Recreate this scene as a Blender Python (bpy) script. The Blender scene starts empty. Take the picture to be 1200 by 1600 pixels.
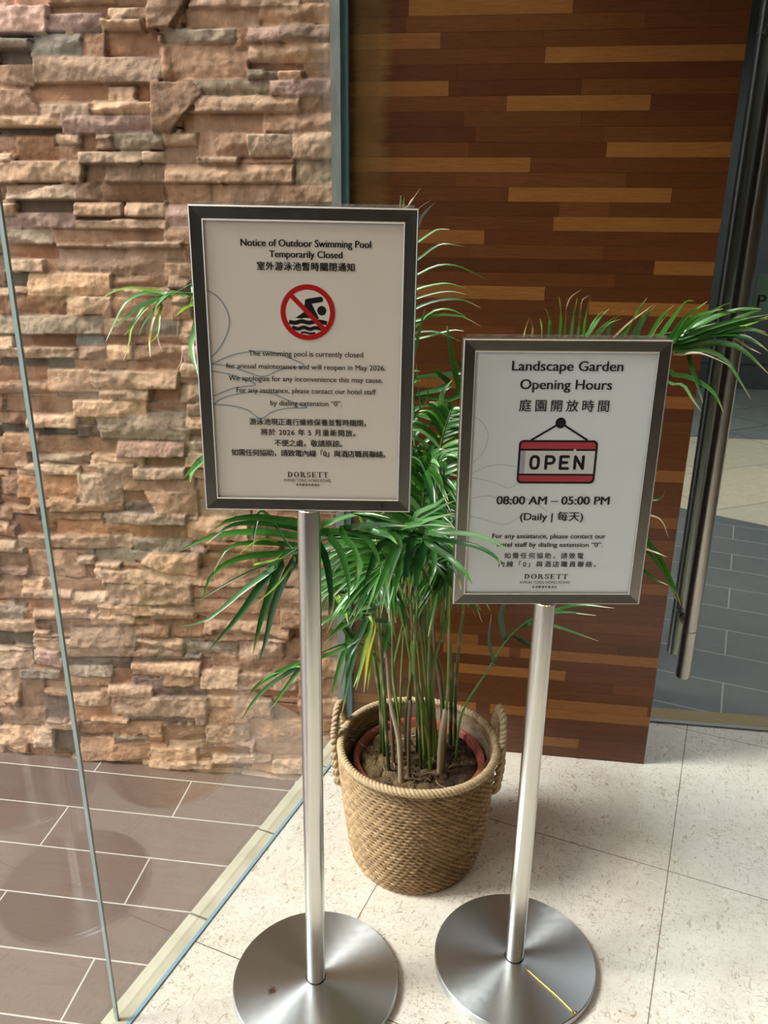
import bpy, bmesh, math, random
import numpy as np
from mathutils import Vector, Matrix, noise
EXPO, SKY, SUN, SUNDIR = 0.45, 2.2, 3.3, (0.66, 0.16, -0.74)
GOLD = [(0.1408, 1.3199, 0.0198), (0.1705, 1.2915, 0.0198), (0.204, 1.2604, 0.0198), (0.2348, 1.2274, 0.0198)]
RUST = (-0.088, -0.033, 0.0185)
DOWN = 0.9

sc = bpy.context.scene
COL = sc.collection
# ---------------------------------------------------------------- camera
cam_d = bpy.data.cameras.new('camera')
cam = bpy.data.objects.new('camera', cam_d)
COL.objects.link(cam)
cam_d.sensor_fit = 'VERTICAL'
cam_d.sensor_height = 32.0
cam_d.lens = 1267.0 / 1600.0 * 32.0
cam_d.clip_start = 0.02
pitch, roll, az = math.radians(20.1), math.radians(0.53), math.radians(-7.5)
F = Vector((math.sin(az)*math.cos(pitch), math.cos(az)*math.cos(pitch), -math.sin(pitch)))
R0 = Vector((math.cos(az), -math.sin(az), 0))
U0 = R0.cross(F)
Rv = R0*math.cos(roll) + U0*math.sin(roll)
Uv = -R0*math.sin(roll) + U0*math.cos(roll)
M = Matrix((Rv, Uv, -F)).transposed().to_4x4()
M.translation = Vector((0, 0, 1.525))
cam.matrix_world = M
sc.camera = cam
# ---------------------------------------------------------------- exposure
sc.view_settings.view_transform = 'Standard'
sc.view_settings.look = 'None'
sc.view_settings.gamma = 1.0
sc.view_settings.use_curve_mapping = False
sc.view_settings.exposure = EXPO
sc.cycles.use_denoising = True
sc.cycles.max_bounces = 12
sc.cycles.transparent_max_bounces = 24
sc.cycles.caustics_reflective = False
sc.cycles.caustics_refractive = False
sc.cycles.sample_clamp_indirect = 6.0
# ---------------------------------------------------------------- sky
w = bpy.data.worlds.new('sky')
sc.world = w
w.use_nodes = True
nt = w.node_tree
bg = nt.nodes['Background']
tc = nt.nodes.new('ShaderNodeTexCoord')
sep = nt.nodes.new('ShaderNodeSeparateXYZ')
ramp = nt.nodes.new('ShaderNodeValToRGB')
nt.links.new(tc.outputs['Generated'], sep.inputs[0])
nt.links.new(sep.outputs['Z'], ramp.inputs[0])
nt.links.new(ramp.outputs[0], bg.inputs[0])
e = ramp.color_ramp.elements
e[0].position = 0.0; e[0].color = (0.34, 0.36, 0.36, 1)
e[1].position = 0.75; e[1].color = (1.0, 1.02, 1.05, 1)
m_ = e.new(0.25); m_.color = (0.75, 0.78, 0.80, 1)
bg.inputs[1].default_value = SKY
# soft high daylight coming in from the left, through the glass
def sun(name, strength, angle, dirv, col):
    d = bpy.data.lights.new(name, 'SUN')
    d.energy = strength; d.angle = math.radians(angle); d.color = col
    o = bpy.data.objects.new(name, d)
    o.rotation_euler = Vector(dirv).to_track_quat('-Z', 'Y').to_euler()
    o.location = (-3, 0, 4)
    COL.objects.link(o)
sun('daylight', SUN, 16, SUNDIR, (1.0, 0.97, 0.92))
GA = math.radians(15.6)                       # heading of the glass wall and of the marble tile grid
GU = Vector((math.cos(GA), -math.sin(GA), 0)); GV = Vector((math.sin(GA), math.cos(GA), 0))
def G(u, v, z=0.0):
    p = GU*u + GV*v
    return Vector((p.x, p.y, z))
# opening of the glass wall guides the sky light indoors
pd = bpy.data.lights.new('glass_opening', 'AREA')
pd.shape = 'RECTANGLE'; pd.size = 2.75; pd.size_y = 2.7; pd.cycles.is_portal = True
po = bpy.data.objects.new('glass_opening', pd)
zx = -GU; yx = Vector((0, 0, 1)); xx = yx.cross(zx)
pm = Matrix((xx, yx, zx)).transposed().to_4x4(); pm.translation = G(-0.93, 0.545, 1.37)
po.matrix_world = pm
COL.objects.link(po)
# ---------------------------------------------------------------- measured layout (metres)
STONES=[([-1.203,2.015,-1.077,2.012,-1.081,1.982,-1.208,1.984],0.5,'p'),([-1.075,2.012,-0.831,2.007,-0.834,1.978,-1.079,1.983],0.55,'t'),([-1.209,1.983,-1.081,1.98,-1.089,1.925,-1.218,1.927],0.8,'p'),([-1.079,1.982,-0.834,1.977,-0.839,1.924,-1.087,1.928],0.3,'o'),([-1.081,1.965,-0.95,1.963,-0.955,1.926,-1.087,1.928],0.55,'p'),([-0.93,1.971,-0.835,1.97,-0.836,1.951,-0.932,1.952],0.8,'l'),([-0.952,1.948,-0.851,1.946,-0.853,1.927,-0.954,1.929],0.85,'l'),([-0.851,1.949,-0.833,1.949,-0.835,1.927,-0.853,1.927],0.3,'t'),([-1.218,1.923,-1.134,1.921,-1.135,1.911,-1.22,1.912],0.2,'d'),([-1.22,1.912,-1.135,1.911,-1.138,1.892,-1.223,1.894],0.9,'g'),([-1.131,1.924,-1.006,1.922,-1.012,1.874,-1.139,1.876],0.6,'h'),([-1.007,1.924,-0.946,1.923,-0.952,1.875,-1.013,1.875],0.5,'o'),([-0.946,1.927,-0.815,1.925,-0.82,1.874,-0.951,1.876],0.35,'o'),([-1.224,1.892,-1.134,1.891,-1.139,1.859,-1.229,1.86],0.3,'d'),([-1.229,1.86,-1.136,1.859,-1.143,1.813,-1.236,1.814],0.6,'t'),([-1.133,1.875,-0.813,1.871,-0.818,1.816,-1.141,1.819],0.75,'l'),([-1.153,1.817,-0.838,1.814,-0.842,1.772,-1.159,1.774],0.35,'o'),([-0.952,1.808,-0.881,1.808,-0.883,1.78,-0.955,1.78],0.55,'l'),([-1.238,1.802,-1.166,1.803,-1.136,1.767,-1.139,1.747,-1.248,1.744],0.7,'t'),([-1.135,1.773,-0.995,1.772,-0.998,1.746,-1.139,1.747],0.65,'l'),([-0.994,1.778,-0.836,1.776,-0.839,1.75,-0.997,1.751],0.8,'l'),([-1.248,1.745,-1.08,1.745,-1.084,1.722,-1.251,1.723],0.85,'l'),([-1.251,1.723,-1.072,1.722,-1.078,1.678,-1.259,1.678],0.2,'d'),([-1.076,1.749,-0.835,1.748,-0.839,1.707,-1.082,1.708],0.7,'p'),([-0.83,2.007,-0.731,2.005,-0.747,1.978,-0.784,1.927,-0.834,1.928],0.95,'t'),([-0.736,2.005,-0.477,2.0,-0.478,1.967,-0.738,1.972],0.7,'l'),([-0.477,2.0,-0.404,1.998,-0.404,1.973,-0.477,1.974],0.5,'t'),([-0.75,1.971,-0.57,1.967,-0.572,1.928,-0.754,1.931],0.35,'t'),([-0.57,1.973,-0.404,1.97,-0.405,1.929,-0.572,1.931],0.55,'l'),([-0.799,1.929,-0.629,1.926,-0.63,1.897,-0.802,1.9],0.7,'g'),([-0.631,1.926,-0.598,1.926,-0.6,1.885,-0.633,1.885],0.6,'t'),([-0.598,1.929,-0.521,1.928,-0.522,1.897,-0.599,1.898],0.75,'p'),([-0.521,1.933,-0.403,1.931,-0.403,1.901,-0.522,1.903],0.8,'t'),([-0.788,1.898,-0.599,1.895,-0.603,1.819,-0.794,1.821],0.5,'t'),([-0.816,1.898,-0.786,1.898,-0.793,1.822,-0.823,1.823],0.6,'t'),([-0.598,1.898,-0.403,1.895,-0.404,1.854,-0.6,1.857],0.6,'l'),([-0.598,1.855,-0.47,1.854,-0.471,1.84,-0.599,1.842],0.25,'o'),([-0.604,1.84,-0.529,1.839,-0.53,1.82,-0.605,1.821],0.8,'g'),([-0.529,1.839,-0.471,1.839,-0.471,1.82,-0.53,1.82],0.8,'l'),([-0.47,1.854,-0.401,1.853,-0.401,1.82,-0.471,1.821],0.35,'t'),([-0.838,1.818,-0.745,1.819,-0.716,1.791,-0.797,1.708,-0.843,1.708],0.95,'t'),([-0.737,1.82,-0.549,1.818,-0.55,1.786,-0.74,1.787],0.55,'g'),([-0.549,1.82,-0.403,1.819,-0.403,1.786,-0.55,1.787],0.75,'p'),([-0.734,1.787,-0.479,1.785,-0.48,1.751,-0.737,1.752],0.75,'l'),([-0.481,1.788,-0.403,1.787,-0.404,1.75,-0.482,1.751],0.5,'t'),([-0.768,1.749,-0.571,1.748,-0.573,1.709,-0.771,1.71],0.4,'t'),([-0.571,1.75,-0.404,1.749,-0.404,1.709,-0.573,1.709],0.6,'t'),([-0.819,1.706,-0.735,1.705,-0.737,1.68,-0.821,1.68],0.7,'l'),([-0.821,1.678,-0.735,1.678,-0.738,1.639,-0.825,1.639],0.45,'t'),([-0.733,1.707,-0.609,1.707,-0.611,1.654,-0.737,1.654],0.6,'t'),([-0.609,1.705,-0.502,1.705,-0.504,1.656,-0.611,1.656],0.8,'l'),([-0.502,1.708,-0.402,1.708,-0.403,1.651,-0.504,1.651],0.65,'l'),([-0.739,1.654,-0.637,1.654,-0.637,1.64,-0.74,1.64],0.85,'l'),([-0.637,1.654,-0.5,1.654,-0.501,1.636,-0.638,1.636],0.5,'t'),([-0.821,1.638,-0.501,1.638,-0.502,1.597,-0.825,1.596],0.75,'l'),([-0.497,1.649,-0.401,1.649,-0.402,1.595,-0.498,1.595],0.5,'g'),([-0.829,1.593,-0.708,1.593,-0.711,1.547,-0.833,1.546],0.5,'t'),([-0.708,1.592,-0.404,1.593,-0.404,1.552,-0.711,1.55],0.6,'t'),([-0.833,1.543,-0.646,1.544,-0.649,1.493,-0.838,1.491],0.6,'p'),([-0.646,1.544,-0.404,1.546,-0.405,1.513,-0.648,1.51],0.5,'t'),([-0.648,1.509,-0.405,1.511,-0.405,1.472,-0.65,1.469],0.7,'l'),([-0.838,1.488,-0.657,1.49,-0.659,1.455,-0.841,1.453],0.6,'t'),([-0.841,1.45,-0.406,1.455,-0.406,1.414,-0.845,1.407],0.5,'o'),([-0.845,1.404,-0.616,1.407,-0.618,1.365,-0.849,1.361],0.65,'l'),([-0.616,1.411,-0.406,1.414,-0.407,1.362,-0.618,1.358],0.5,'t'),([-1.255,1.702,-1.201,1.702,-1.207,1.664,-1.261,1.664],0.35,'o'),([-1.261,1.663,-1.222,1.663,-1.225,1.645,-1.264,1.645],0.7,'l'),([-1.203,1.702,-1.09,1.701,-1.098,1.645,-1.212,1.645],0.5,'o'),([-1.101,1.705,-1.037,1.705,-1.04,1.682,-1.104,1.682],0.65,'l'),([-1.095,1.68,-1.036,1.68,-1.04,1.645,-1.1,1.645],0.5,'t'),([-1.265,1.644,-1.037,1.644,-1.043,1.597,-1.272,1.596],0.75,'l'),([-1.035,1.705,-0.994,1.704,-0.998,1.669,-1.039,1.669],0.3,'o'),([-0.997,1.691,-0.944,1.691,-0.947,1.672,-0.999,1.672],0.6,'l'),([-0.95,1.706,-0.821,1.706,-0.824,1.67,-0.954,1.67],0.7,'g'),([-1.043,1.666,-0.882,1.666,-0.884,1.64,-1.047,1.64],0.85,'l'),([-0.882,1.665,-0.823,1.665,-0.825,1.642,-0.884,1.642],0.75,'l'),([-1.034,1.639,-0.977,1.639,-0.981,1.596,-1.039,1.596],0.35,'o'),([-0.977,1.637,-0.819,1.638,-0.823,1.597,-0.981,1.596],0.6,'t'),([-1.273,1.593,-1.253,1.593,-1.259,1.557,-1.279,1.557],0.4,'o'),([-1.258,1.565,-1.157,1.581,-1.085,1.594,-1.059,1.589,-1.065,1.557,-1.259,1.556],0.75,'l'),([-1.06,1.594,-0.827,1.595,-0.83,1.553,-1.066,1.551],0.42,'o'),([-1.06,1.594,-0.995,1.594,-1.0,1.555,-1.065,1.555],0.55,'t'),([-1.281,1.545,-1.229,1.545,-1.234,1.515,-1.286,1.515],0.7,'l'),([-1.285,1.522,-1.071,1.524,-1.076,1.487,-1.291,1.485],0.55,'p'),([-1.228,1.554,-1.065,1.555,-1.069,1.524,-1.233,1.522],0.2,'d'),([-1.065,1.547,-0.946,1.548,-0.949,1.517,-1.069,1.516],0.8,'l'),([-0.937,1.549,-0.833,1.549,-0.835,1.517,-0.941,1.516],0.75,'l'),([-1.073,1.506,-0.832,1.509,-0.834,1.489,-1.076,1.486],0.75,'l'),([-1.291,1.483,-1.139,1.485,-1.144,1.448,-1.297,1.446],0.65,'g'),([-1.141,1.483,-0.783,1.487,-0.786,1.454,-1.146,1.449],0.45,'o'),([-0.978,1.455,-0.793,1.457,-0.794,1.443,-0.98,1.441],0.8,'l'),([-1.285,1.445,-1.135,1.447,-1.139,1.412,-1.291,1.41],0.3,'o'),([-1.134,1.437,-0.79,1.442,-0.797,1.351,-1.147,1.344],0.5,'t'),([-1.284,1.407,-1.172,1.409,-1.176,1.378,-1.289,1.376],0.6,'l'),([-1.174,1.409,-1.138,1.409,-1.143,1.377,-1.179,1.376],0.4,'t'),([-0.81,1.418,-0.78,1.419,-0.783,1.377,-0.813,1.376],0.4,'o'),([-0.835,1.372,-0.784,1.373,-0.786,1.346,-0.837,1.345],0.7,'t'),([-1.287,1.374,-1.23,1.375,-1.236,1.342,-1.293,1.341],0.2,'d'),([-1.286,1.337,-1.233,1.338,-1.236,1.322,-1.289,1.32],0.7,'l'),([-1.229,1.373,-0.991,1.377,-0.998,1.322,-1.238,1.317],0.65,'l'),([-0.992,1.373,-0.834,1.376,-0.837,1.343,-0.996,1.339],0.5,'t'),([-0.989,1.339,-0.834,1.342,-0.836,1.322,-0.991,1.319],0.7,'l'),([-1.319,1.317,-1.112,1.321,-1.119,1.268,-1.327,1.263],0.5,'o'),([-1.124,1.316,-0.996,1.319,-1.001,1.266,-1.132,1.263],0.65,'l'),([-1.01,1.317,-0.832,1.32,-0.836,1.266,-1.016,1.261],0.5,'t'),([-0.831,1.322,-0.783,1.323,-0.784,1.308,-0.833,1.307],0.75,'l'),([-0.833,1.306,-0.782,1.307,-0.785,1.266,-0.836,1.264],0.5,'t'),([-1.327,1.263,-1.03,1.27,-1.035,1.221,-1.336,1.213],0.65,'g'),([-1.028,1.261,-0.916,1.264,-0.92,1.221,-1.033,1.218],0.6,'t'),([-0.916,1.262,-0.815,1.264,-0.818,1.224,-0.92,1.221],0.4,'g'),([-1.285,1.218,-1.113,1.223,-1.118,1.184,-1.291,1.179],0.25,'o'),([-1.113,1.216,-1.031,1.218,-1.034,1.191,-1.117,1.189],0.4,'h'),([-1.021,1.216,-0.816,1.222,-0.818,1.197,-1.024,1.191],0.4,'o'),([-0.813,1.264,-0.734,1.266,-0.736,1.226,-0.816,1.224],0.6,'t'),([-1.341,1.178,-1.113,1.184,-1.116,1.156,-1.346,1.149],0.75,'l'),([-1.11,1.187,-1.028,1.189,-1.032,1.157,-1.114,1.154],0.7,'t'),([-1.028,1.19,-0.957,1.192,-0.961,1.155,-1.033,1.152],0.6,'l'),([-0.957,1.192,-0.816,1.196,-0.819,1.157,-0.961,1.152],0.5,'t'),([-0.816,1.224,-0.741,1.226,-0.743,1.202,-0.818,1.2],0.6,'l'),([-1.346,1.152,-1.126,1.159,-1.13,1.126,-1.351,1.119],0.25,'d'),([-1.124,1.151,-0.975,1.155,-0.978,1.129,-1.128,1.124],0.5,'o'),([-0.975,1.151,-0.819,1.156,-0.822,1.125,-0.979,1.12],0.35,'o'),([-1.35,1.124,-1.202,1.128,-1.208,1.081,-1.358,1.076],0.4,'o'),([-1.202,1.122,-1.056,1.127,-1.063,1.065,-1.211,1.06],0.65,'t'),([-1.077,1.12,-0.831,1.128,-0.835,1.082,-1.083,1.074],0.85,'l'),([-1.358,1.078,-1.2,1.084,-1.204,1.055,-1.363,1.049],0.6,'t'),([-0.82,1.15,-0.737,1.152,-0.739,1.116,-0.823,1.113],0.75,'l'),([-1.06,1.079,-0.913,1.084,-0.917,1.046,-1.065,1.041],0.75,'l'),([-0.916,1.082,-0.831,1.085,-0.834,1.046,-0.92,1.043],0.35,'o'),([-0.83,1.092,-0.732,1.095,-0.735,1.047,-0.834,1.043],0.6,'l'),([-1.364,1.043,-1.353,1.044,-1.36,0.998,-1.371,0.998],0.5,'t'),([-1.343,1.039,-1.133,1.047,-1.139,1.0,-1.351,0.991],0.3,'o'),([-1.136,1.038,-0.929,1.046,-0.934,1.001,-1.142,0.993],0.75,'l'),([-0.927,1.042,-0.812,1.047,-0.814,1.02,-0.93,1.015],0.4,'t'),([-1.285,0.991,-1.134,0.997,-1.139,0.962,-1.29,0.955],0.75,'l'),([-1.347,0.996,-1.283,0.999,-1.289,0.966,-1.353,0.963],0.5,'o'),([-1.132,0.998,-1.082,1.0,-1.086,0.973,-1.135,0.971],0.4,'o'),([-1.135,0.97,-1.07,0.972,-1.074,0.937,-1.14,0.934],0.6,'q'),([-1.08,1.002,-0.811,1.02,-0.815,0.938,-1.069,0.934],0.65,'l'),([-0.82,1.006,-0.735,1.009,-0.736,0.981,-0.822,0.978],0.7,'l'),([-1.378,0.957,-1.138,0.967,-1.142,0.936,-1.383,0.926],0.2,'d'),([-1.366,0.934,-1.261,0.939,-1.269,0.884,-1.374,0.879],0.5,'t'),([-1.259,0.931,-1.022,0.942,-1.027,0.891,-1.267,0.88],0.45,'o'),([-1.026,0.926,-0.829,0.935,-0.832,0.892,-1.031,0.882],0.8,'p'),([-0.828,0.935,-0.734,0.939,-0.736,0.904,-0.831,0.899],0.5,'g'),([-1.28,0.878,-1.106,0.887,-1.11,0.86,-1.284,0.852],0.65,'l'),([-1.112,0.885,-0.952,0.893,-0.955,0.858,-1.116,0.85],0.6,'l'),([-0.952,0.889,-0.831,0.894,-0.834,0.858,-0.956,0.852],0.3,'o'),([-1.342,0.844,-1.142,0.854,-1.146,0.822,-1.347,0.812],0.65,'l'),([-1.137,0.854,-0.981,0.861,-0.984,0.826,-1.141,0.818],0.7,'l'),([-0.982,0.852,-0.831,0.86,-0.834,0.826,-0.985,0.819],0.75,'l'),([-0.831,0.899,-0.736,0.904,-0.738,0.873,-0.833,0.869],0.6,'l'),([-1.342,0.809,-1.149,0.819,-1.158,0.752,-1.353,0.741],0.5,'o'),([-1.151,0.824,-1.021,0.831,-1.03,0.747,-1.162,0.74],0.75,'l'),([-1.027,0.822,-0.81,0.833,-0.813,0.792,-1.031,0.78],0.5,'t'),([-1.023,0.787,-0.949,0.791,-0.953,0.746,-1.027,0.742],0.35,'o'),([-0.968,0.785,-0.805,0.79,-0.808,0.718,-0.929,0.714],0.75,'t'),([-1.404,0.801,-1.343,0.804,-1.351,0.752,-1.412,0.749],0.5,'t'),([-1.412,0.749,-1.307,0.755,-1.312,0.722,-1.418,0.716],0.3,'o'),([-1.245,0.744,-1.026,0.756,-1.03,0.719,-1.251,0.706],0.7,'t'),([-1.027,0.742,-0.934,0.747,-0.937,0.72,-1.03,0.715],0.5,'q'),([-1.418,0.713,-1.368,0.716,-1.375,0.672,-1.426,0.669],0.6,'t'),([-1.367,0.688,-1.305,0.692,-1.31,0.661,-1.371,0.657],0.4,'t'),([-1.282,0.715,-1.094,0.726,-1.098,0.689,-1.288,0.678],0.6,'t'),([-1.095,0.713,-0.995,0.719,-0.998,0.694,-1.098,0.688],0.5,'g'),([-0.996,0.713,-0.808,0.724,-0.809,0.705,-0.998,0.694],0.7,'l'),([-1.362,0.687,-1.228,0.695,-1.236,0.634,-1.371,0.625],0.5,'o'),([-1.241,0.685,-0.948,0.702,-0.953,0.642,-1.25,0.624],0.5,'o'),([-0.949,0.69,-0.836,0.697,-0.84,0.64,-0.954,0.633],0.4,'o'),([-1.087,0.709,-0.84,0.723,-0.842,0.69,-1.091,0.676],0.75,'l'),([-0.838,0.711,-0.658,0.722,-0.662,0.651,-0.843,0.64],0.6,'l'),([-1.427,0.659,-1.393,0.661,-1.397,0.636,-1.431,0.634],0.7,'l'),([-1.368,0.624,-1.009,0.646,-1.013,0.606,-1.375,0.583],0.75,'l'),([-1.01,0.635,-0.831,0.647,-0.834,0.607,-1.014,0.596],0.6,'g'),([-1.436,0.603,-1.353,0.608,-1.358,0.57,-1.443,0.565],0.65,'l'),([-1.443,0.565,-1.343,0.571,-1.351,0.517,-1.452,0.51],0.4,'o'),([-1.452,0.51,-1.351,0.517,-1.354,0.495,-1.455,0.488],0.65,'p'),([-1.259,0.598,-1.132,0.606,-1.135,0.579,-1.263,0.57],0.5,'g'),([-1.342,0.578,-1.161,0.589,-1.172,0.5,-1.355,0.487],0.55,'t'),([-1.184,0.572,-1.132,0.576,-1.136,0.546,-1.188,0.543],0.7,'l'),([-1.176,0.544,-1.136,0.546,-1.141,0.502,-1.181,0.499],0.4,'o'),([-1.132,0.603,-0.941,0.615,-0.946,0.563,-1.138,0.55],0.45,'g'),([-0.99,0.563,-0.955,0.596,-0.814,0.599,-0.816,0.529,-0.919,0.537],0.9,'l'),([-1.132,0.553,-1.053,0.558,-1.056,0.537,-1.135,0.532],0.7,'l'),([-1.054,0.556,-0.958,0.562,-0.96,0.541,-1.056,0.534],0.5,'o'),([-1.138,0.532,-1.11,0.534,-1.115,0.496,-1.142,0.494],0.75,'l'),([-1.111,0.53,-0.809,0.551,-0.813,0.5,-1.117,0.478],0.75,'l'),([-0.811,0.557,-0.637,0.569,-0.639,0.529,-0.814,0.517],0.5,'t'),([-0.805,0.603,-0.635,0.614,-0.637,0.569,-0.808,0.557],0.5,'o'),([-0.836,0.619,-0.787,0.622,-0.788,0.604,-0.837,0.601],0.6,'p'),([-1.455,0.488,-1.373,0.493,-1.386,0.412,-1.469,0.405],0.5,'o'),([-1.376,0.477,-1.306,0.482,-1.311,0.45,-1.381,0.445],0.6,'l'),([-1.284,0.487,-1.105,0.499,-1.11,0.458,-1.29,0.445],0.45,'o'),([-1.107,0.487,-0.839,0.506,-0.844,0.436,-1.115,0.416],0.75,'l'),([-0.84,0.493,-0.611,0.509,-0.613,0.472,-0.842,0.455],0.5,'t'),([-0.84,0.452,-0.613,0.469,-0.615,0.422,-0.843,0.404],0.55,'t'),([-1.381,0.443,-1.218,0.454,-1.221,0.427,-1.385,0.415],0.65,'l'),([-1.221,0.45,-1.0,0.466,-1.004,0.421,-1.227,0.404],0.6,'l'),([-1.367,0.413,-1.134,0.43,-1.139,0.389,-1.373,0.371],0.45,'o'),([-1.143,0.41,-0.971,0.423,-0.974,0.388,-1.147,0.374],0.7,'l'),([-0.972,0.415,-0.839,0.425,-0.842,0.384,-0.975,0.373],0.75,'l'),([-0.988,0.432,-0.837,0.443,-0.839,0.425,-0.99,0.413],0.5,'t'),([-1.473,0.382,-1.386,0.389,-1.393,0.342,-1.481,0.335],0.5,'g'),([-1.353,0.378,-1.179,0.391,-1.183,0.361,-1.357,0.348],0.7,'l'),([-1.168,0.382,-1.025,0.393,-1.029,0.356,-1.172,0.344],0.65,'l'),([-1.481,0.331,-1.352,0.342,-1.358,0.303,-1.488,0.293],0.7,'l'),([-1.303,0.352,-1.236,0.357,-1.243,0.304,-1.311,0.298],0.4,'o'),([-1.237,0.354,-1.028,0.37,-1.032,0.329,-1.242,0.312],0.5,'o'),([-1.03,0.373,-0.814,0.39,-0.819,0.325,-1.037,0.307],0.5,'o'),([-1.027,0.351,-0.922,0.359,-0.925,0.319,-1.03,0.311],0.65,'t'),([-1.244,0.326,-1.03,0.343,-1.037,0.277,-1.252,0.259],0.65,'l'),([-1.487,0.294,-1.364,0.304,-1.371,0.256,-1.495,0.245],0.35,'d'),([-1.372,0.273,-1.249,0.283,-1.253,0.252,-1.376,0.242],0.55,'l'),([-1.03,0.311,-0.938,0.318,-0.941,0.282,-1.034,0.274],0.5,'t'),([-0.938,0.312,-0.816,0.322,-0.818,0.289,-0.941,0.278],0.4,'g'),([-0.812,0.381,-0.616,0.396,-0.617,0.371,-0.814,0.355],0.6,'l'),([-0.818,0.335,-0.618,0.351,-0.62,0.305,-0.821,0.288],0.5,'t'),([-1.499,0.223,-1.381,0.233,-1.39,0.17,-1.51,0.16],0.6,'l'),([-1.281,0.262,-0.885,0.295,-0.888,0.255,-1.286,0.221],0.6,'t'),([-1.031,0.303,-0.883,0.315,-0.886,0.28,-1.035,0.268],0.6,'l'),([-1.071,0.275,-0.83,0.295,-0.833,0.25,-1.076,0.229],0.45,'h'),([-0.884,0.305,-0.707,0.32,-0.709,0.275,-0.888,0.26],0.5,'g'),([-0.711,0.32,-0.573,0.331,-0.575,0.277,-0.714,0.265],0.6,'l'),([-0.573,0.331,-0.402,0.345,-0.403,0.287,-0.575,0.272],0.55,'t'),([-0.8,0.268,-0.53,0.291,-0.532,0.226,-0.805,0.202],0.5,'o'),([-1.272,0.222,-1.056,0.241,-1.061,0.197,-1.277,0.178],0.5,'q'),([-1.054,0.218,-0.834,0.238,-0.838,0.191,-1.059,0.171],0.7,'l'),([-1.431,0.161,-1.292,0.174,-1.297,0.142,-1.435,0.129],0.6,'g'),([-1.51,0.154,-1.436,0.161,-1.452,0.053,-1.528,0.045],0.55,'l'),([-1.276,0.191,-1.121,0.204,-1.126,0.163,-1.281,0.149],0.6,'g'),([-1.281,0.151,-1.135,0.164,-1.139,0.128,-1.286,0.114],0.55,'t'),([-1.132,0.193,-1.056,0.2,-1.062,0.137,-1.139,0.13],0.4,'o'),([-1.139,0.132,-0.995,0.145,-0.999,0.103,-1.144,0.089],0.75,'l'),([-1.059,0.163,-0.819,0.185,-0.825,0.102,-1.068,0.079],0.5,'q'),([-0.954,0.183,-0.833,0.194,-0.835,0.158,-0.957,0.147],0.65,'l'),([-0.831,0.215,-0.712,0.225,-0.715,0.161,-0.836,0.15],0.7,'l'),([-0.713,0.212,-0.532,0.228,-0.534,0.171,-0.716,0.154],0.6,'l'),([-0.817,0.149,-0.533,0.176,-0.534,0.145,-0.819,0.118],0.4,'o'),([-1.26,0.092,-1.142,0.103,-1.147,0.057,-1.266,0.046],0.65,'l'),([-1.44,0.129,-1.356,0.137,-1.374,0.011,-1.46,0.003],0.4,'o'),([-1.366,0.066,-1.262,0.076,-1.272,-0.006,-1.378,-0.016],0.4,'q'),([-1.139,0.09,-0.819,0.12,-0.824,0.049,-1.147,0.017],0.7,'l'),([-0.819,0.123,-0.689,0.136,-0.691,0.094,-0.822,0.081],0.6,'l'),([-1.285,0.047,-1.098,0.065,-1.106,-0.006,-1.294,-0.025],0.45,'o'),([-1.097,0.03,-0.861,0.053,-0.864,0.019,-1.101,-0.005],0.5,'q'),([-1.212,0.003,-1.084,0.016,-1.086,-0.001,-1.214,-0.014],0.75,'l'),([-1.535,0.007,-1.367,0.023,-1.377,-0.044,-1.546,-0.061],0.5,'t'),([-1.374,-0.027,-1.259,-0.016,-1.262,-0.043,-1.378,-0.055],0.7,'l'),([-1.259,-0.019,-0.974,0.01,-0.978,-0.036,-1.265,-0.066],0.5,'t'),([-0.975,0.002,-0.831,0.017,-0.836,-0.054,-0.981,-0.069],0.5,'o'),([-0.826,0.017,-0.69,0.031,-0.693,-0.034,-0.831,-0.048],0.65,'l'),([-0.822,0.081,-0.677,0.095,-0.68,0.032,-0.826,0.017],0.5,'t'),([-1.547,-0.067,-1.418,-0.054,-1.428,-0.122,-1.558,-0.136],0.6,'l'),([-1.419,-0.059,-1.348,-0.052,-1.359,-0.129,-1.431,-0.137],0.65,'l'),([-1.348,-0.052,-1.242,-0.041,-1.255,-0.143,-1.362,-0.155],0.3,'d'),([-1.262,-0.082,-1.029,-0.058,-1.036,-0.14,-1.273,-0.166],0.6,'t'),([-1.146,-0.059,-1.027,-0.047,-1.03,-0.074,-1.149,-0.087],0.6,'g'),([-0.961,-0.058,-0.807,-0.042,-0.81,-0.095,-0.965,-0.112],0.5,'l'),([-1.027,-0.091,-0.866,-0.074,-0.87,-0.126,-1.032,-0.144],0.65,'l'),([-0.813,-0.068,-0.694,-0.055,-0.698,-0.138,-0.818,-0.152],0.4,'o'),([-0.815,-0.098,-0.625,-0.077,-0.626,-0.106,-0.817,-0.127],0.7,'l'),([-1.032,-0.144,-0.816,-0.12,-0.818,-0.146,-1.034,-0.17],0.75,'l'),([-0.689,0.047,-0.405,0.075,-0.406,0.012,-0.692,-0.017],0.5,'t'),([-0.621,-0.102,-0.407,-0.079,-0.407,-0.122,-0.623,-0.146],0.7,'l'),([-0.673,-0.015,-0.406,0.012,-0.407,-0.057,-0.677,-0.086],0.4,'t'),([-0.526,0.276,-0.403,0.287,-0.404,0.228,-0.528,0.217],0.65,'l'),([-0.528,0.207,-0.404,0.218,-0.404,0.157,-0.53,0.146],0.5,'t'),([-0.53,0.135,-0.404,0.147,-0.405,0.086,-0.532,0.073],0.6,'l')]
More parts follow.
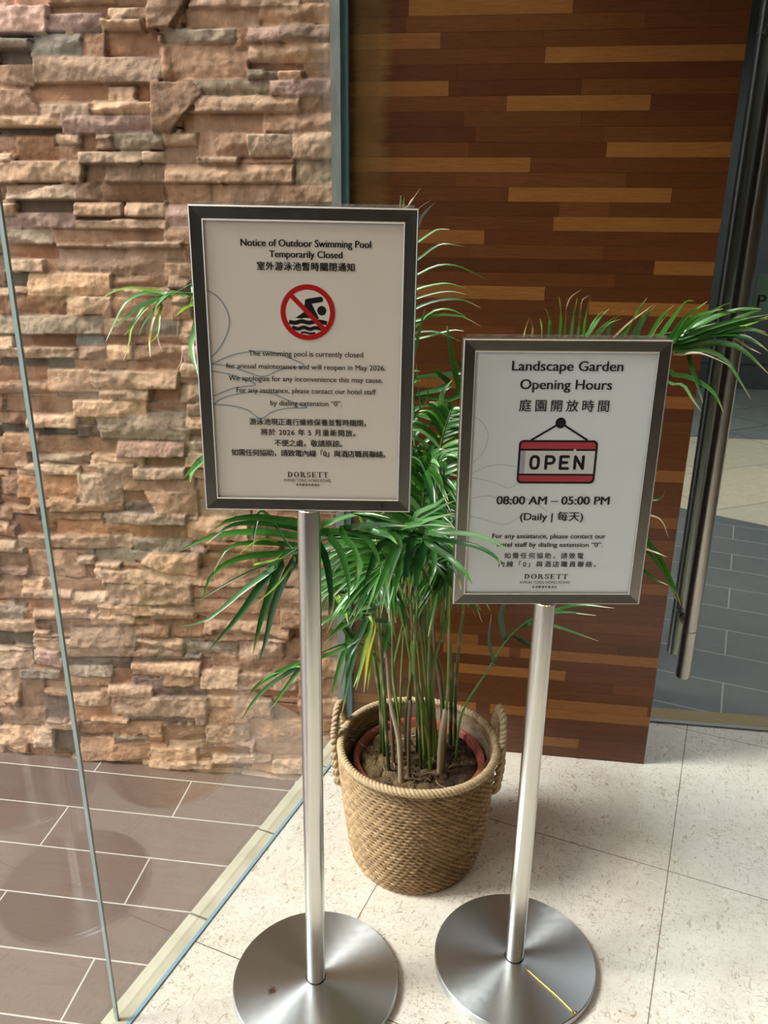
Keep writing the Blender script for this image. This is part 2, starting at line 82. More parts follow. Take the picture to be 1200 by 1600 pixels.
PLANKS=[(60,-0.23,0.133,1),(58,-0.382,-0.156,0.75),(57,0.08,0.526,1),(55,-0.383,-0.134,0.8),(54,-0.0,0.321,1),(51,0.234,0.532,1),(50,-0.384,0.063,1),(48,0.016,0.391,1),(46,0.126,0.54,0.95),(45,-0.255,-0.036,0.8),(43,0.371,0.546,1),(41,-0.272,0.118,0.95),(40,0.227,0.56,1),(55,0.165,0.52,0.35),(52,0.224,0.503,0.3),(53,-0.097,0.171,0.25),(59,-0.236,0.29,0.3),(49,-0.112,0.285,0.25),(47,0.137,0.253,0.3),(44,-0.071,0.25,0.25),(33,0.302,0.535,0.8),(27,0.245,0.533,0.7),(23,0.335,0.535,0.5),(17,0.274,0.521,0.45),(10,0.124,0.517,0.95),(4,0.048,0.515,0.95),(34,-0.218,-0.079,0.8),(4,-0.468,0.007,1),(8,-0.064,0.258,1),(10,-0.098,0.094,0.85),(11,-0.202,0.002,0.6),(5,0.214,0.5,0.9),(1,0.154,0.316,0.9),(1,-0.25,-0.03,0.7)]
TEXTS=[('L', 'Notice of Outdoor Swimming Pool', -0.0935, 0.0984, 0.4144, 0.009, 2, 0, 0), ('L', 'Temporarily Closed', -0.0518, 0.0561, 0.3991, 0.0087, 2, 0, 0), ('L', '室外游泳池暫時關閉通知', -0.0707, 0.0744, 0.3806, 0.0113, 2, 0, 1), ('L', 'The swimming pool is currently closed', -0.088, 0.088, 0.2533, 0.0074, 0, 1, 0), ('L', 'for annual maintenance and will reopen in May 2026.', -0.1239, 0.123, 0.2334, 0.0072, 0, 1, 0), ('L', 'We apologize for any inconvenience this may cause.', -0.1209, 0.1193, 0.2142, 0.0073, 0, 1, 0), ('L', 'For any assistance, please contact our hotel staff', -0.1095, 0.1089, 0.1956, 0.0074, 0, 1, 0), ('L', 'by dialing extension “0”.', -0.0571, 0.0556, 0.1758, 0.0075, 0, 1, 0), ('L', '游泳池現正進行維修保養並暫時關閉，', -0.0911, 0.0937, 0.144, 0.0101, 1, 1, 1), ('L', '將於 2026 年 5 月重新開放。', -0.0735, 0.0772, 0.1272, 0.0102, 1, 1, 1), ('L', '不便之處，敬請原諒。', -0.0527, 0.0557, 0.1094, 0.0104, 1, 1, 1), ('L', '如需任何協助，請致電內線「0」與酒店職員聯絡。', -0.122, 0.1254, 0.0927, 0.0104, 1, 1, 1), ('L', 'DORSETT', -0.0329, 0.033, 0.0572, 0.0091, 3, 2, 2), ('L', 'KWUN TONG HONG KONG', -0.0385, 0.0373, 0.0499, 0.0046, 0, 3, 0), ('L', '香港觀塘帝盛酒店', -0.0192, 0.019, 0.043, 0.0036, 1, 2, 1), ('R', 'Landscape Garden', -0.0878, 0.0923, 0.4192, 0.0145, 1, 1, 0), ('R', 'Opening Hours', -0.0727, 0.0771, 0.389, 0.0147, 1, 1, 0), ('R', '庭園開放時間', -0.0723, 0.0759, 0.3519, 0.0188, 0, 1, 1), ('R', '08:00 AM – 05:00 PM', -0.0997, 0.0938, 0.1895, 0.0134, 2, 1, 0), ('R', '(Daily | 每天)', -0.0575, 0.0513, 0.1607, 0.0118, 1, 1, 0), ('R', 'For any assistance, please contact our', -0.1036, 0.0942, 0.1268, 0.0077, 1, 1, 0), ('R', 'hotel staff by dialing extension “0”.', -0.0946, 0.0907, 0.1108, 0.0077, 1, 1, 0), ('R', '如需任何協助，請致電', -0.0805, 0.059, 0.0882, 0.0107, 0, 1, 1), ('R', '內線「0」與酒店職員聯絡。', -0.0893, 0.0828, 0.0721, 0.0108, 0, 1, 1), ('R', 'DORSETT', -0.0428, 0.0348, 0.0489, 0.0092, 3, 2, 2), ('R', 'KWUN TONG HONG KONG', -0.0495, 0.0392, 0.0399, 0.0045, 0, 3, 0), ('R', '香港觀塘帝盛酒店', -0.0272, 0.0168, 0.0314, 0.004, 1, 2, 1)]
FLOUR=[('L',[(-0.1461,0.3498),(-0.1292,0.3376),(-0.1189,0.3206),(-0.1155,0.3032),(-0.1207,0.284),(-0.1332,0.2628),(-0.1461,0.2495)]),('L',[(-0.1461,0.2387),(-0.1174,0.2516),(-0.0876,0.2586),(-0.0548,0.2591),(-0.0288,0.2513),(-0.0027,0.2386),(-0.0358,0.2331),(-0.066,0.221),(-0.0889,0.2263),(-0.1182,0.2358),(-0.1461,0.2387)]),('L',[(-0.1467,0.2281),(-0.1188,0.2235),(-0.096,0.2156),(-0.0797,0.2075),(-0.1132,0.2019),(-0.1456,0.1886)]),('L',[(-0.1463,0.176),(-0.1307,0.1864),(-0.1036,0.1936),(-0.0768,0.1964),(-0.0503,0.1928),(-0.0238,0.1813),(0.0002,0.1731),(-0.0308,0.1709),(-0.0545,0.1648),(-0.0734,0.1541),(-0.0947,0.1676),(-0.1213,0.174),(-0.1463,0.175)]),('R',[(-0.1429,0.3415),(-0.1307,0.3313),(-0.1214,0.3141),(-0.1222,0.2967),(-0.1313,0.2756),(-0.146,0.2614)]),('R',[(-0.1452,0.2435),(-0.1201,0.2561),(-0.0929,0.2598),(-0.0581,0.2528),(-0.0331,0.2385),(-0.0603,0.233),(-0.08,0.2185),(-0.1083,0.2292),(-0.1431,0.2363)]),('R',[(-0.1414,0.2),(-0.1139,0.2038),(-0.0785,0.1929),(-0.0511,0.2003),(-0.011,0.1764)]),('R',[(-0.1434,0.1667),(-0.1186,0.1612),(-0.083,0.1519),(-0.0458,0.1745)])]
PICT={'c':(0.0038,0.3193),'rx':0.0413,'sw':[(0.0006,0.3347),(0.0032,0.337),(0.0232,0.3388)],'head':(0.025,0.3223),'body':[(-0.0003,0.3347),(0.0102,0.3321),(0.021,0.3101),(0.0128,0.3103),(0.0051,0.311),(-0.0007,0.3113),(-0.0056,0.3101),(-0.0153,0.311),(-0.0025,0.3196),(0.0048,0.3197)],'w1':[(-0.0248,0.305),(-0.0155,0.3038),(-0.0057,0.3062),(0.005,0.3041),(0.0147,0.3062),(0.0244,0.3056),(0.0326,0.3038)],'w2':[(-0.0205,0.2968),(-0.0108,0.2947),(-0.0029,0.2971),(0.0068,0.2946),(0.0146,0.2966),(0.0243,0.2952)],'w3':[(-0.007,0.2886),(-0.0011,0.2896),(0.0067,0.288),(0.0149,0.2889)]}
ICON={'knob':(-0.0015,0.3324),'s1':(-0.0483,0.3027),'s2':(0.046,0.3031),'box':[(-0.0676,0.3026),(0.0638,0.3032),(-0.0691,0.2268),(0.0649,0.2268)],'lines':[(-0.0665,0.2863),(0.0638,0.2859),(-0.0669,0.243),(0.0626,0.2427)],'O':[(-0.0465,0.2766),(-0.0501,0.2514),(0.042,0.2769),(0.04,0.2517)]}
FRONDS=[([(-0.198,1.65,0.716),(-0.323,1.62,1.064),(-0.463,1.57,1.318),(-0.537,1.53,1.374),(-0.604,1.51,1.384),(-0.632,1.5,1.37)],[(8,'y',[(-0.626,1.53,1.381),(-0.658,1.517,1.389),(-0.688,1.5,1.393),(-0.715,1.48,1.384),(-0.739,1.46,1.365)]),(9,'b',[(-0.621,1.53,1.38),(-0.657,1.52,1.384),(-0.679,1.507,1.377),(-0.697,1.492,1.361),(-0.715,1.476,1.322),(-0.723,1.46,1.298)]),(13,'g',[(-0.616,1.53,1.378),(-0.652,1.517,1.367),(-0.678,1.5,1.353),(-0.696,1.48,1.334),(-0.709,1.46,1.323)]),(12,'g',[(-0.644,1.53,1.367),(-0.661,1.517,1.362),(-0.674,1.5,1.34),(-0.682,1.48,1.32),(-0.686,1.46,1.309)]),(5,'y',[(-0.679,1.53,1.342),(-0.693,1.511,1.318),(-0.69,1.487,1.293),(-0.693,1.46,1.261)]),(8,'g',[(-0.633,1.53,1.371),(-0.646,1.511,1.35),(-0.656,1.487,1.33),(-0.657,1.46,1.31)]),(9,'Y',[(-0.645,1.53,1.353),(-0.651,1.517,1.331),(-0.651,1.5,1.31),(-0.646,1.48,1.295),(-0.638,1.46,1.27)]),(5,'y',[(-0.636,1.53,1.361),(-0.635,1.511,1.34),(-0.631,1.487,1.31),(-0.637,1.46,1.297)]),(3,'k',[(-0.644,1.53,1.325),(-0.637,1.5,1.3),(-0.614,1.46,1.281)]),(12,'y',[(-0.574,1.53,1.363),(-0.579,1.5,1.358),(-0.583,1.46,1.347)]),(2,'k',[(-0.605,1.53,1.338),(-0.583,1.46,1.31)]),(2,'k',[(-0.602,1.53,1.273),(-0.595,1.5,1.255),(-0.591,1.46,1.246)]),(7,'b',[(-0.574,1.53,1.399),(-0.578,1.5,1.395),(-0.585,1.46,1.387)]),(12,'g',[(-0.57,1.53,1.38),(-0.582,1.5,1.384),(-0.59,1.46,1.383)]),(11,'b',[(-0.588,1.53,1.379),(-0.608,1.511,1.386),(-0.626,1.487,1.365),(-0.622,1.46,1.351)]),(11,'b',[(-0.575,1.53,1.313),(-0.576,1.511,1.288),(-0.564,1.487,1.261),(-0.547,1.46,1.238)]),(13,'g',[(-0.567,1.53,1.066),(-0.58,1.5,1.051),(-0.592,1.46,1.033)]),(11,'b',[(-0.571,1.53,1.054),(-0.587,1.5,1.039),(-0.579,1.46,1.026)]),(3,'k',[(-0.579,1.53,1.059),(-0.587,1.46,1.065)]),(12,'g',[(-0.546,1.53,1.403),(-0.55,1.5,1.393),(-0.551,1.46,1.377)]),(10,'g',[(-0.535,1.53,1.378),(-0.543,1.5,1.373),(-0.541,1.46,1.353)])],0),([(-0.128,1.68,0.591),(-0.157,1.75,0.915),(-0.173,1.8,1.17),(-0.188,1.82,1.376),(-0.203,1.83,1.521),(-0.212,1.83,1.564)],[(5,'b',[(-0.193,1.8,1.457),(-0.168,1.792,1.474),(-0.136,1.783,1.495),(-0.121,1.772,1.499),(-0.101,1.76,1.499)]),(7,'g',[(-0.193,1.8,1.422),(-0.167,1.792,1.439),(-0.131,1.783,1.465),(-0.106,1.772,1.47),(-0.071,1.76,1.466)]),(7,'g',[(-0.192,1.8,1.395),(-0.17,1.794,1.406),(-0.134,1.787,1.424),(-0.102,1.778,1.429),(-0.07,1.769,1.423),(-0.016,1.76,1.399)]),(7,'g',[(-0.191,1.8,1.363),(-0.166,1.792,1.378),(-0.122,1.783,1.389),(-0.093,1.772,1.39),(-0.064,1.76,1.383)]),(6,'g',[(-0.191,1.8,1.346),(-0.165,1.792,1.359),(-0.125,1.783,1.371),(-0.092,1.772,1.375),(-0.063,1.76,1.371)]),(8,'g',[(-0.191,1.8,1.324),(-0.165,1.794,1.34),(-0.128,1.787,1.354),(-0.092,1.778,1.359),(-0.063,1.769,1.357),(-0.031,1.76,1.344)]),(7,'g',[(-0.19,1.8,1.281),(-0.164,1.794,1.304),(-0.138,1.787,1.329),(-0.109,1.778,1.338),(-0.084,1.769,1.335),(-0.061,1.76,1.325)]),(7,'g',[(-0.19,1.8,1.303),(-0.164,1.794,1.312),(-0.12,1.787,1.324),(-0.091,1.778,1.325),(-0.065,1.769,1.323),(-0.029,1.76,1.306)]),(6,'g',[(-0.19,1.8,1.281),(-0.156,1.792,1.287),(-0.126,1.783,1.289),(-0.096,1.772,1.282),(-0.068,1.76,1.272)]),(6,'b',[(-0.19,1.8,1.265),(-0.156,1.792,1.274),(-0.115,1.783,1.287),(-0.086,1.772,1.295),(-0.064,1.76,1.295)]),(5,'k',[(-0.18,1.8,1.53),(-0.165,1.783,1.542),(-0.141,1.76,1.555)]),(11,'K',[(-0.176,1.8,1.497),(-0.161,1.783,1.524),(-0.134,1.76,1.55)]),(11,'k',[(-0.196,1.8,1.542),(-0.179,1.783,1.56),(-0.164,1.76,1.577)]),(4,'k',[(-0.209,1.8,1.533),(-0.207,1.783,1.546),(-0.203,1.76,1.561)]),(3,'k',[(-0.202,1.8,1.534),(-0.2,1.783,1.546),(-0.196,1.76,1.561)]),(8,'g',[(-0.176,1.8,1.219),(-0.162,1.783,1.284),(-0.148,1.76,1.34)]),(14,'g',[(-0.074,1.8,1.143),(-0.086,1.789,1.22),(-0.096,1.775,1.28),(-0.101,1.76,1.306)]),(16,'d',[(-0.094,1.8,1.169),(-0.116,1.783,1.198),(-0.129,1.76,1.219)]),(16,'b',[(-0.114,1.8,1.096),(-0.107,1.783,1.153),(-0.085,1.76,1.19)]),(5,'g',[(-0.156,1.8,1.102),(-0.164,1.76,1.222)]),(5,'g',[(-0.143,1.8,1.129),(-0.137,1.76,1.19)]),(14,'d',[(-0.069,1.8,1.2),(-0.074,1.783,1.225),(-0.077,1.76,1.234)])],0),([(-0.086,1.68,0.694),(-0.06,1.72,0.915),(0.034,1.75,1.131),(0.135,1.75,1.237),(0.247,1.74,1.283),(0.355,1.72,1.308),(0.434,1.7,1.327),(0.481,1.68,1.341)],[(5,'k',[(0.062,1.71,1.277),(0.06,1.671,1.305),(0.066,1.62,1.344)]),(4,'k',[(0.076,1.71,1.278),(0.076,1.671,1.314),(0.068,1.62,1.342)]),(6,'b',[(0.099,1.71,1.278),(0.094,1.671,1.315),(0.086,1.62,1.342)]),(8,'g',[(0.116,1.71,1.279),(0.108,1.671,1.333),(0.094,1.62,1.361)]),(8,'g',[(0.134,1.71,1.279),(0.129,1.671,1.342),(0.119,1.62,1.383)]),(8,'g',[(0.143,1.71,1.28),(0.139,1.671,1.333),(0.134,1.62,1.383)]),(3,'k',[(0.141,1.71,1.351),(0.145,1.671,1.377),(0.16,1.62,1.397)]),(9,'g',[(0.158,1.71,1.28),(0.153,1.671,1.334),(0.153,1.62,1.381)]),(8,'g',[(0.169,1.71,1.28),(0.166,1.671,1.334),(0.16,1.62,1.373)]),(10,'g',[(0.18,1.71,1.281),(0.177,1.671,1.339),(0.178,1.62,1.384)]),(3,'k',[(0.171,1.71,1.352),(0.168,1.671,1.373),(0.175,1.62,1.386)]),(13,'b',[(0.183,1.71,1.285),(0.201,1.671,1.335),(0.214,1.62,1.362)]),(9,'b',[(0.192,1.71,1.286),(0.207,1.671,1.32),(0.227,1.62,1.348)]),(9,'b',[(0.197,1.71,1.281),(0.219,1.671,1.325),(0.238,1.62,1.344)]),(8,'b',[(0.188,1.71,1.303),(0.2,1.671,1.344),(0.206,1.62,1.358)]),(12,'g',[(0.255,1.71,1.283),(0.269,1.671,1.341),(0.281,1.62,1.384)]),(12,'g',[(0.272,1.71,1.283),(0.286,1.671,1.341),(0.288,1.62,1.368)]),(11,'g',[(0.281,1.71,1.284),(0.287,1.671,1.333),(0.299,1.62,1.372)]),(14,'g',[(0.305,1.71,1.284),(0.32,1.671,1.342),(0.331,1.62,1.371)]),(14,'g',[(0.32,1.71,1.285),(0.344,1.686,1.337),(0.358,1.655,1.374),(0.367,1.62,1.38)]),(13,'g',[(0.342,1.71,1.285),(0.366,1.671,1.343),(0.391,1.62,1.38)]),(13,'g',[(0.355,1.71,1.29),(0.382,1.671,1.344),(0.421,1.62,1.367)]),(5,'k',[(0.232,1.71,1.287),(0.258,1.671,1.328),(0.295,1.62,1.372)]),(6,'k',[(0.307,1.71,1.289),(0.314,1.671,1.321),(0.325,1.62,1.36)]),(12,'g',[(0.224,1.71,1.282),(0.228,1.671,1.327),(0.242,1.62,1.363)]),(12,'d',[(0.237,1.71,1.282),(0.255,1.671,1.315),(0.268,1.62,1.355)]),(14,'g',[(0.362,1.71,1.304),(0.402,1.693,1.331),(0.435,1.671,1.353),(0.468,1.646,1.365),(0.488,1.62,1.368)]),(14,'b',[(0.367,1.71,1.299),(0.422,1.686,1.326),(0.465,1.655,1.345),(0.502,1.62,1.358)]),(14,'g',[(0.38,1.71,1.295),(0.427,1.686,1.317),(0.474,1.655,1.339),(0.515,1.62,1.353)]),(13,'b',[(0.389,1.71,1.291),(0.436,1.686,1.315),(0.484,1.655,1.327),(0.508,1.62,1.32)]),(14,'g',[(0.359,1.71,1.29),(0.405,1.693,1.307),(0.461,1.671,1.316),(0.498,1.646,1.303),(0.513,1.62,1.291)]),(14,'g',[(0.36,1.71,1.284),(0.415,1.693,1.294),(0.461,1.671,1.294),(0.49,1.646,1.277),(0.52,1.62,1.249)]),(13,'b',[(0.359,1.71,1.275),(0.409,1.693,1.281),(0.448,1.671,1.268),(0.471,1.646,1.238),(0.497,1.62,1.198)]),(6,'k',[(0.36,1.71,1.268),(0.399,1.686,1.275),(0.427,1.655,1.27),(0.453,1.62,1.259)]),(12,'g',[(0.353,1.71,1.234),(0.395,1.693,1.225),(0.426,1.671,1.21),(0.44,1.646,1.195),(0.449,1.62,1.172)]),(9,'b',[(0.353,1.71,1.215),(0.382,1.686,1.21),(0.396,1.655,1.189),(0.407,1.62,1.173)]),(10,'d',[(0.393,1.71,1.26),(0.403,1.671,1.222),(0.409,1.62,1.188)]),(4,'k',[(0.474,1.71,1.302),(0.49,1.671,1.291),(0.501,1.62,1.286)]),(10,'g',[(0.45,1.71,1.319),(0.481,1.671,1.327),(0.503,1.62,1.326)]),(12,'g',[(0.418,1.71,1.336),(0.447,1.671,1.356),(0.472,1.62,1.372)]),(10,'g',[(0.405,1.71,1.335),(0.429,1.671,1.366),(0.435,1.62,1.379)]),(12,'g',[(0.394,1.71,1.318),(0.442,1.686,1.333),(0.484,1.655,1.358),(0.492,1.62,1.366)]),(12,'g',[(0.374,1.71,1.308),(0.395,1.671,1.344),(0.405,1.62,1.362)]),(10,'y',[(0.475,1.71,1.324),(0.503,1.671,1.342),(0.513,1.62,1.361)]),(12,'d',[(0.408,1.71,1.309),(0.445,1.686,1.309),(0.478,1.655,1.312),(0.503,1.62,1.299)])],0),([(-0.142,1.62,0.687),(-0.199,1.52,0.873),(-0.258,1.44,0.934),(-0.321,1.38,0.946),(-0.369,1.35,0.924)],[(15,'g',[(-0.341,1.4,0.974),(-0.385,1.387,0.986),(-0.427,1.37,0.995),(-0.468,1.35,0.993),(-0.495,1.33,0.975)]),(13,'d',[(-0.341,1.4,0.964),(-0.394,1.387,0.978),(-0.446,1.37,0.982),(-0.473,1.35,0.978),(-0.506,1.33,0.952)]),(15,'g',[(-0.342,1.4,0.948),(-0.409,1.387,0.96),(-0.476,1.37,0.96),(-0.518,1.35,0.953),(-0.559,1.33,0.934)]),(12,'g',[(-0.347,1.4,0.931),(-0.396,1.387,0.938),(-0.448,1.37,0.941),(-0.476,1.35,0.933),(-0.495,1.33,0.896)]),(13,'g',[(-0.347,1.4,0.92),(-0.398,1.39,0.914),(-0.447,1.377,0.911),(-0.487,1.362,0.897),(-0.512,1.346,0.872),(-0.521,1.33,0.833)]),(4,'d',[(-0.367,1.4,0.904),(-0.422,1.387,0.886),(-0.462,1.37,0.87),(-0.516,1.35,0.839),(-0.554,1.33,0.82)]),(12,'b',[(-0.392,1.4,0.887),(-0.424,1.39,0.863),(-0.461,1.377,0.835),(-0.482,1.362,0.817),(-0.523,1.346,0.785),(-0.569,1.33,0.775)]),(18,'d',[(-0.397,1.4,0.884),(-0.428,1.381,0.841),(-0.462,1.357,0.792),(-0.513,1.33,0.732)]),(17,'d',[(-0.384,1.4,0.893),(-0.403,1.381,0.838),(-0.419,1.357,0.78),(-0.428,1.33,0.724)]),(17,'d',[(-0.347,1.4,0.916),(-0.374,1.387,0.868),(-0.396,1.37,0.807),(-0.406,1.35,0.752),(-0.416,1.33,0.712)]),(6,'y',[(-0.357,1.4,0.9),(-0.385,1.37,0.86),(-0.423,1.33,0.83)]),(5,'y',[(-0.441,1.4,0.884),(-0.392,1.37,0.908),(-0.362,1.33,0.944)]),(7,'d',[(-0.414,1.4,0.997),(-0.423,1.37,0.973),(-0.417,1.33,0.945)]),(6,'y',[(-0.371,1.4,0.93),(-0.414,1.37,0.952),(-0.446,1.33,0.934)])],0),([(-0.132,1.62,0.688),(-0.132,1.5,0.879),(-0.111,1.42,0.956),(-0.095,1.37,0.98)],[(16,'d',[(-0.305,1.41,0.955),(-0.294,1.397,0.906),(-0.282,1.379,0.837),(-0.286,1.36,0.789)]),(15,'g',[(-0.282,1.41,0.961),(-0.265,1.397,0.923),(-0.248,1.379,0.875),(-0.245,1.36,0.839)]),(13,'g',[(-0.263,1.41,0.968),(-0.236,1.388,0.933),(-0.226,1.36,0.896)]),(12,'g',[(-0.258,1.41,0.97),(-0.218,1.397,0.956),(-0.192,1.379,0.925),(-0.194,1.36,0.913)]),(14,'g',[(-0.248,1.41,0.966),(-0.198,1.388,0.987),(-0.136,1.36,0.999)]),(13,'b',[(-0.211,1.41,0.966),(-0.175,1.388,0.967),(-0.154,1.36,0.962)]),(16,'g',[(-0.15,1.41,0.965),(-0.171,1.397,0.914),(-0.192,1.379,0.859),(-0.198,1.36,0.84)]),(17,'d',[(-0.127,1.41,0.966),(-0.138,1.388,0.92),(-0.138,1.36,0.857)]),(16,'d',[(-0.106,1.41,0.96),(-0.117,1.388,0.906),(-0.12,1.36,0.861)]),(13,'g',[(-0.094,1.41,0.948),(-0.087,1.388,0.908),(-0.093,1.36,0.885)]),(12,'g',[(-0.096,1.3,0.995),(-0.055,1.273,0.979),(-0.028,1.239,0.971),(-0.013,1.2,0.966)]),(10,'b',[(-0.096,1.3,1.011),(-0.036,1.271,1.026),(0.009,1.232,1.033),(0.042,1.19,1.033)]),(10,'d',[(-0.096,1.3,1.002),(-0.023,1.271,1.007),(0.018,1.232,1.006),(0.033,1.19,1.003)]),(11,'d',[(-0.102,1.32,0.998),(-0.065,1.293,0.979),(-0.041,1.259,0.959),(-0.031,1.22,0.946)]),(14,'g',[(-0.174,1.41,0.968),(-0.153,1.397,0.95),(-0.164,1.379,0.907),(-0.171,1.36,0.87)]),(14,'g',[(-0.23,1.41,0.924),(-0.228,1.397,0.895),(-0.244,1.379,0.855),(-0.269,1.36,0.837)]),(14,'d',[(-0.187,1.41,0.942),(-0.207,1.388,0.9),(-0.217,1.36,0.866)]),(15,'g',[(-0.159,1.41,0.944),(-0.152,1.397,0.9),(-0.164,1.379,0.851),(-0.156,1.36,0.82)]),(13,'b',[(-0.136,1.41,0.97),(-0.108,1.388,1.0),(-0.053,1.36,1.028)]),(13,'b',[(-0.132,1.41,0.985),(-0.09,1.388,1.022),(-0.054,1.36,1.051)]),(13,'g',[(-0.155,1.41,0.974),(-0.108,1.388,0.995),(-0.057,1.36,1.002)]),(12,'b',[(-0.128,1.41,1.0),(-0.086,1.388,1.034),(-0.059,1.36,1.069)]),(12,'g',[(-0.301,1.41,0.96),(-0.265,1.397,0.992),(-0.215,1.379,1.011),(-0.168,1.36,1.012)]),(12,'g',[(-0.141,1.41,0.985),(-0.186,1.397,1.016),(-0.234,1.379,1.025),(-0.276,1.36,1.015)]),(12,'d',[(-0.183,1.41,0.982),(-0.208,1.388,0.999),(-0.239,1.36,1.017)])],0),([(-0.201,1.66,0.579),(-0.266,1.6,0.688),(-0.3,1.55,0.687),(-0.316,1.52,0.663)],[(13,'g',[(-0.281,1.56,0.72),(-0.305,1.544,0.714),(-0.334,1.523,0.699),(-0.356,1.5,0.662)]),(13,'g',[(-0.254,1.56,0.71),(-0.298,1.534,0.685),(-0.324,1.5,0.665)]),(13,'g',[(-0.233,1.56,0.688),(-0.274,1.544,0.645),(-0.324,1.523,0.622),(-0.341,1.5,0.628)]),(15,'g',[(-0.244,1.56,0.699),(-0.263,1.544,0.646),(-0.275,1.523,0.62),(-0.291,1.5,0.553)]),(13,'y',[(-0.233,1.56,0.694),(-0.245,1.534,0.617),(-0.256,1.5,0.556)]),(13,'Y',[(-0.227,1.56,0.688),(-0.234,1.534,0.63),(-0.238,1.5,0.552)]),(12,'y',[(-0.238,1.56,0.663),(-0.247,1.534,0.604),(-0.261,1.5,0.562)]),(12,'y',[(-0.23,1.56,0.664),(-0.229,1.534,0.618),(-0.23,1.5,0.559)]),(13,'g',[(-0.282,1.56,0.648),(-0.3,1.534,0.587),(-0.313,1.5,0.513)]),(14,'g',[(-0.265,1.56,0.637),(-0.278,1.534,0.564),(-0.286,1.5,0.497)]),(12,'y',[(-0.308,1.56,0.751),(-0.287,1.534,0.733),(-0.271,1.5,0.716)]),(12,'d',[(-0.222,1.56,0.725),(-0.271,1.534,0.769),(-0.307,1.5,0.788)]),(13,'d',[(-0.195,1.56,0.691),(-0.197,1.534,0.657),(-0.194,1.5,0.641)]),(12,'g',[(-0.18,1.56,0.751),(-0.155,1.534,0.72),(-0.161,1.5,0.696)]),(13,'g',[(-0.222,1.56,0.742),(-0.262,1.544,0.753),(-0.296,1.523,0.737),(-0.318,1.5,0.689)])],0),([(-0.215,1.66,0.526),(-0.263,1.58,0.626),(-0.324,1.49,0.651),(-0.364,1.45,0.634)],[(9,'g',[(-0.355,1.47,0.644),(-0.418,1.459,0.609),(-0.458,1.445,0.584),(-0.476,1.43,0.562)]),(10,'g',[(-0.366,1.47,0.628),(-0.429,1.459,0.584),(-0.471,1.445,0.54),(-0.492,1.43,0.505)]),(10,'g',[(-0.369,1.47,0.622),(-0.407,1.453,0.566),(-0.434,1.43,0.529)]),(6,'b',[(-0.388,1.47,0.62),(-0.432,1.453,0.606),(-0.447,1.43,0.6)])],0),([(-0.036,1.63,0.296),(-0.026,1.6,0.452),(0.024,1.58,0.578),(0.072,1.55,0.694),(0.133,1.52,0.76),(0.194,1.5,0.777)],[(9,'d',[(0.039,1.56,0.616),(0.024,1.534,0.684),(0.026,1.5,0.762)]),(13,'d',[(0.061,1.56,0.665),(0.046,1.534,0.746),(0.064,1.5,0.822)]),(9,'g',[(0.105,1.56,0.714),(0.159,1.534,0.76),(0.234,1.5,0.775)]),(8,'g',[(0.111,1.56,0.725),(0.175,1.534,0.723),(0.243,1.5,0.718)]),(9,'g',[(0.136,1.56,0.739),(0.196,1.534,0.779),(0.267,1.5,0.794)]),(9,'d',[(0.073,1.56,0.686),(0.113,1.534,0.676),(0.14,1.5,0.652)])],0),([(-0.065,1.7,0.702),(0.036,1.72,0.844),(0.169,1.7,0.935),(0.272,1.66,0.941),(0.322,1.62,0.915)],[(12,'g',[(0.299,1.62,0.942),(0.364,1.609,0.865),(0.394,1.595,0.815),(0.413,1.58,0.773)]),(10,'g',[(0.302,1.62,0.914),(0.373,1.603,0.84),(0.405,1.58,0.78)]),(10,'d',[(0.301,1.62,0.871),(0.349,1.603,0.824),(0.384,1.58,0.815)]),(4,'k',[(0.298,1.62,0.956),(0.352,1.603,0.952),(0.371,1.58,0.92)]),(5,'g',[(0.295,1.62,0.98),(0.348,1.603,0.993),(0.352,1.58,1.021)]),(4,'k',[(0.305,1.62,0.886),(0.349,1.603,0.879),(0.373,1.58,0.878)])],1),([(-0.114,1.66,0.603),(-0.119,1.68,0.911),(-0.1,1.7,1.067),(-0.082,1.71,1.136)],[],2),([(-0.141,1.66,0.601),(-0.136,1.62,0.858),(-0.124,1.58,1.003),(-0.112,1.55,1.067)],[],2),([(-0.083,1.68,0.594),(-0.05,1.74,0.814),(0.03,1.8,0.954),(0.14,1.82,1.045),(0.223,1.8,1.054)],[],2),([(-0.183,1.64,0.608),(-0.286,1.72,0.887),(-0.383,1.77,1.05),(-0.492,1.8,1.159),(-0.538,1.8,1.142)],[],2),([(-0.146,1.63,0.617),(-0.149,1.55,0.842),(-0.131,1.49,0.918),(-0.1,1.44,0.933)],[],2),([(-0.156,1.66,0.599),(-0.223,1.7,0.788),(-0.275,1.75,0.812),(-0.327,1.78,0.764)],[],2),([(-0.127,1.66,0.635),(-0.155,1.74,0.887),(-0.213,1.82,1.135),(-0.278,1.86,1.301)],[],2),([(-0.071,1.7,0.652),(-0.019,1.64,0.842),(0.059,1.6,0.922),(0.148,1.57,0.924)],[],2),([(-0.084,1.7,0.583),(-0.092,1.76,0.722),(-0.115,1.8,0.868),(-0.106,1.84,0.982)],[],2),([(-0.111,1.66,0.603),(-0.084,1.6,0.795),(-0.069,1.55,0.862),(-0.066,1.5,0.841)],[],2),([(-0.156,1.66,0.599),(-0.181,1.6,0.788),(-0.203,1.55,0.838),(-0.209,1.5,0.802)],[],2),([(-0.128,1.68,0.591),(-0.118,1.68,0.788),(-0.091,1.68,0.852),(-0.053,1.66,0.816)],[],2),([(-0.141,1.66,0.617),(-0.159,1.64,0.893),(-0.138,1.6,1.023),(-0.09,1.56,1.065)],[],2),([(-0.216,1.66,0.594),(-0.237,1.7,0.706),(-0.289,1.74,0.75),(-0.343,1.78,0.695)],[],2)]
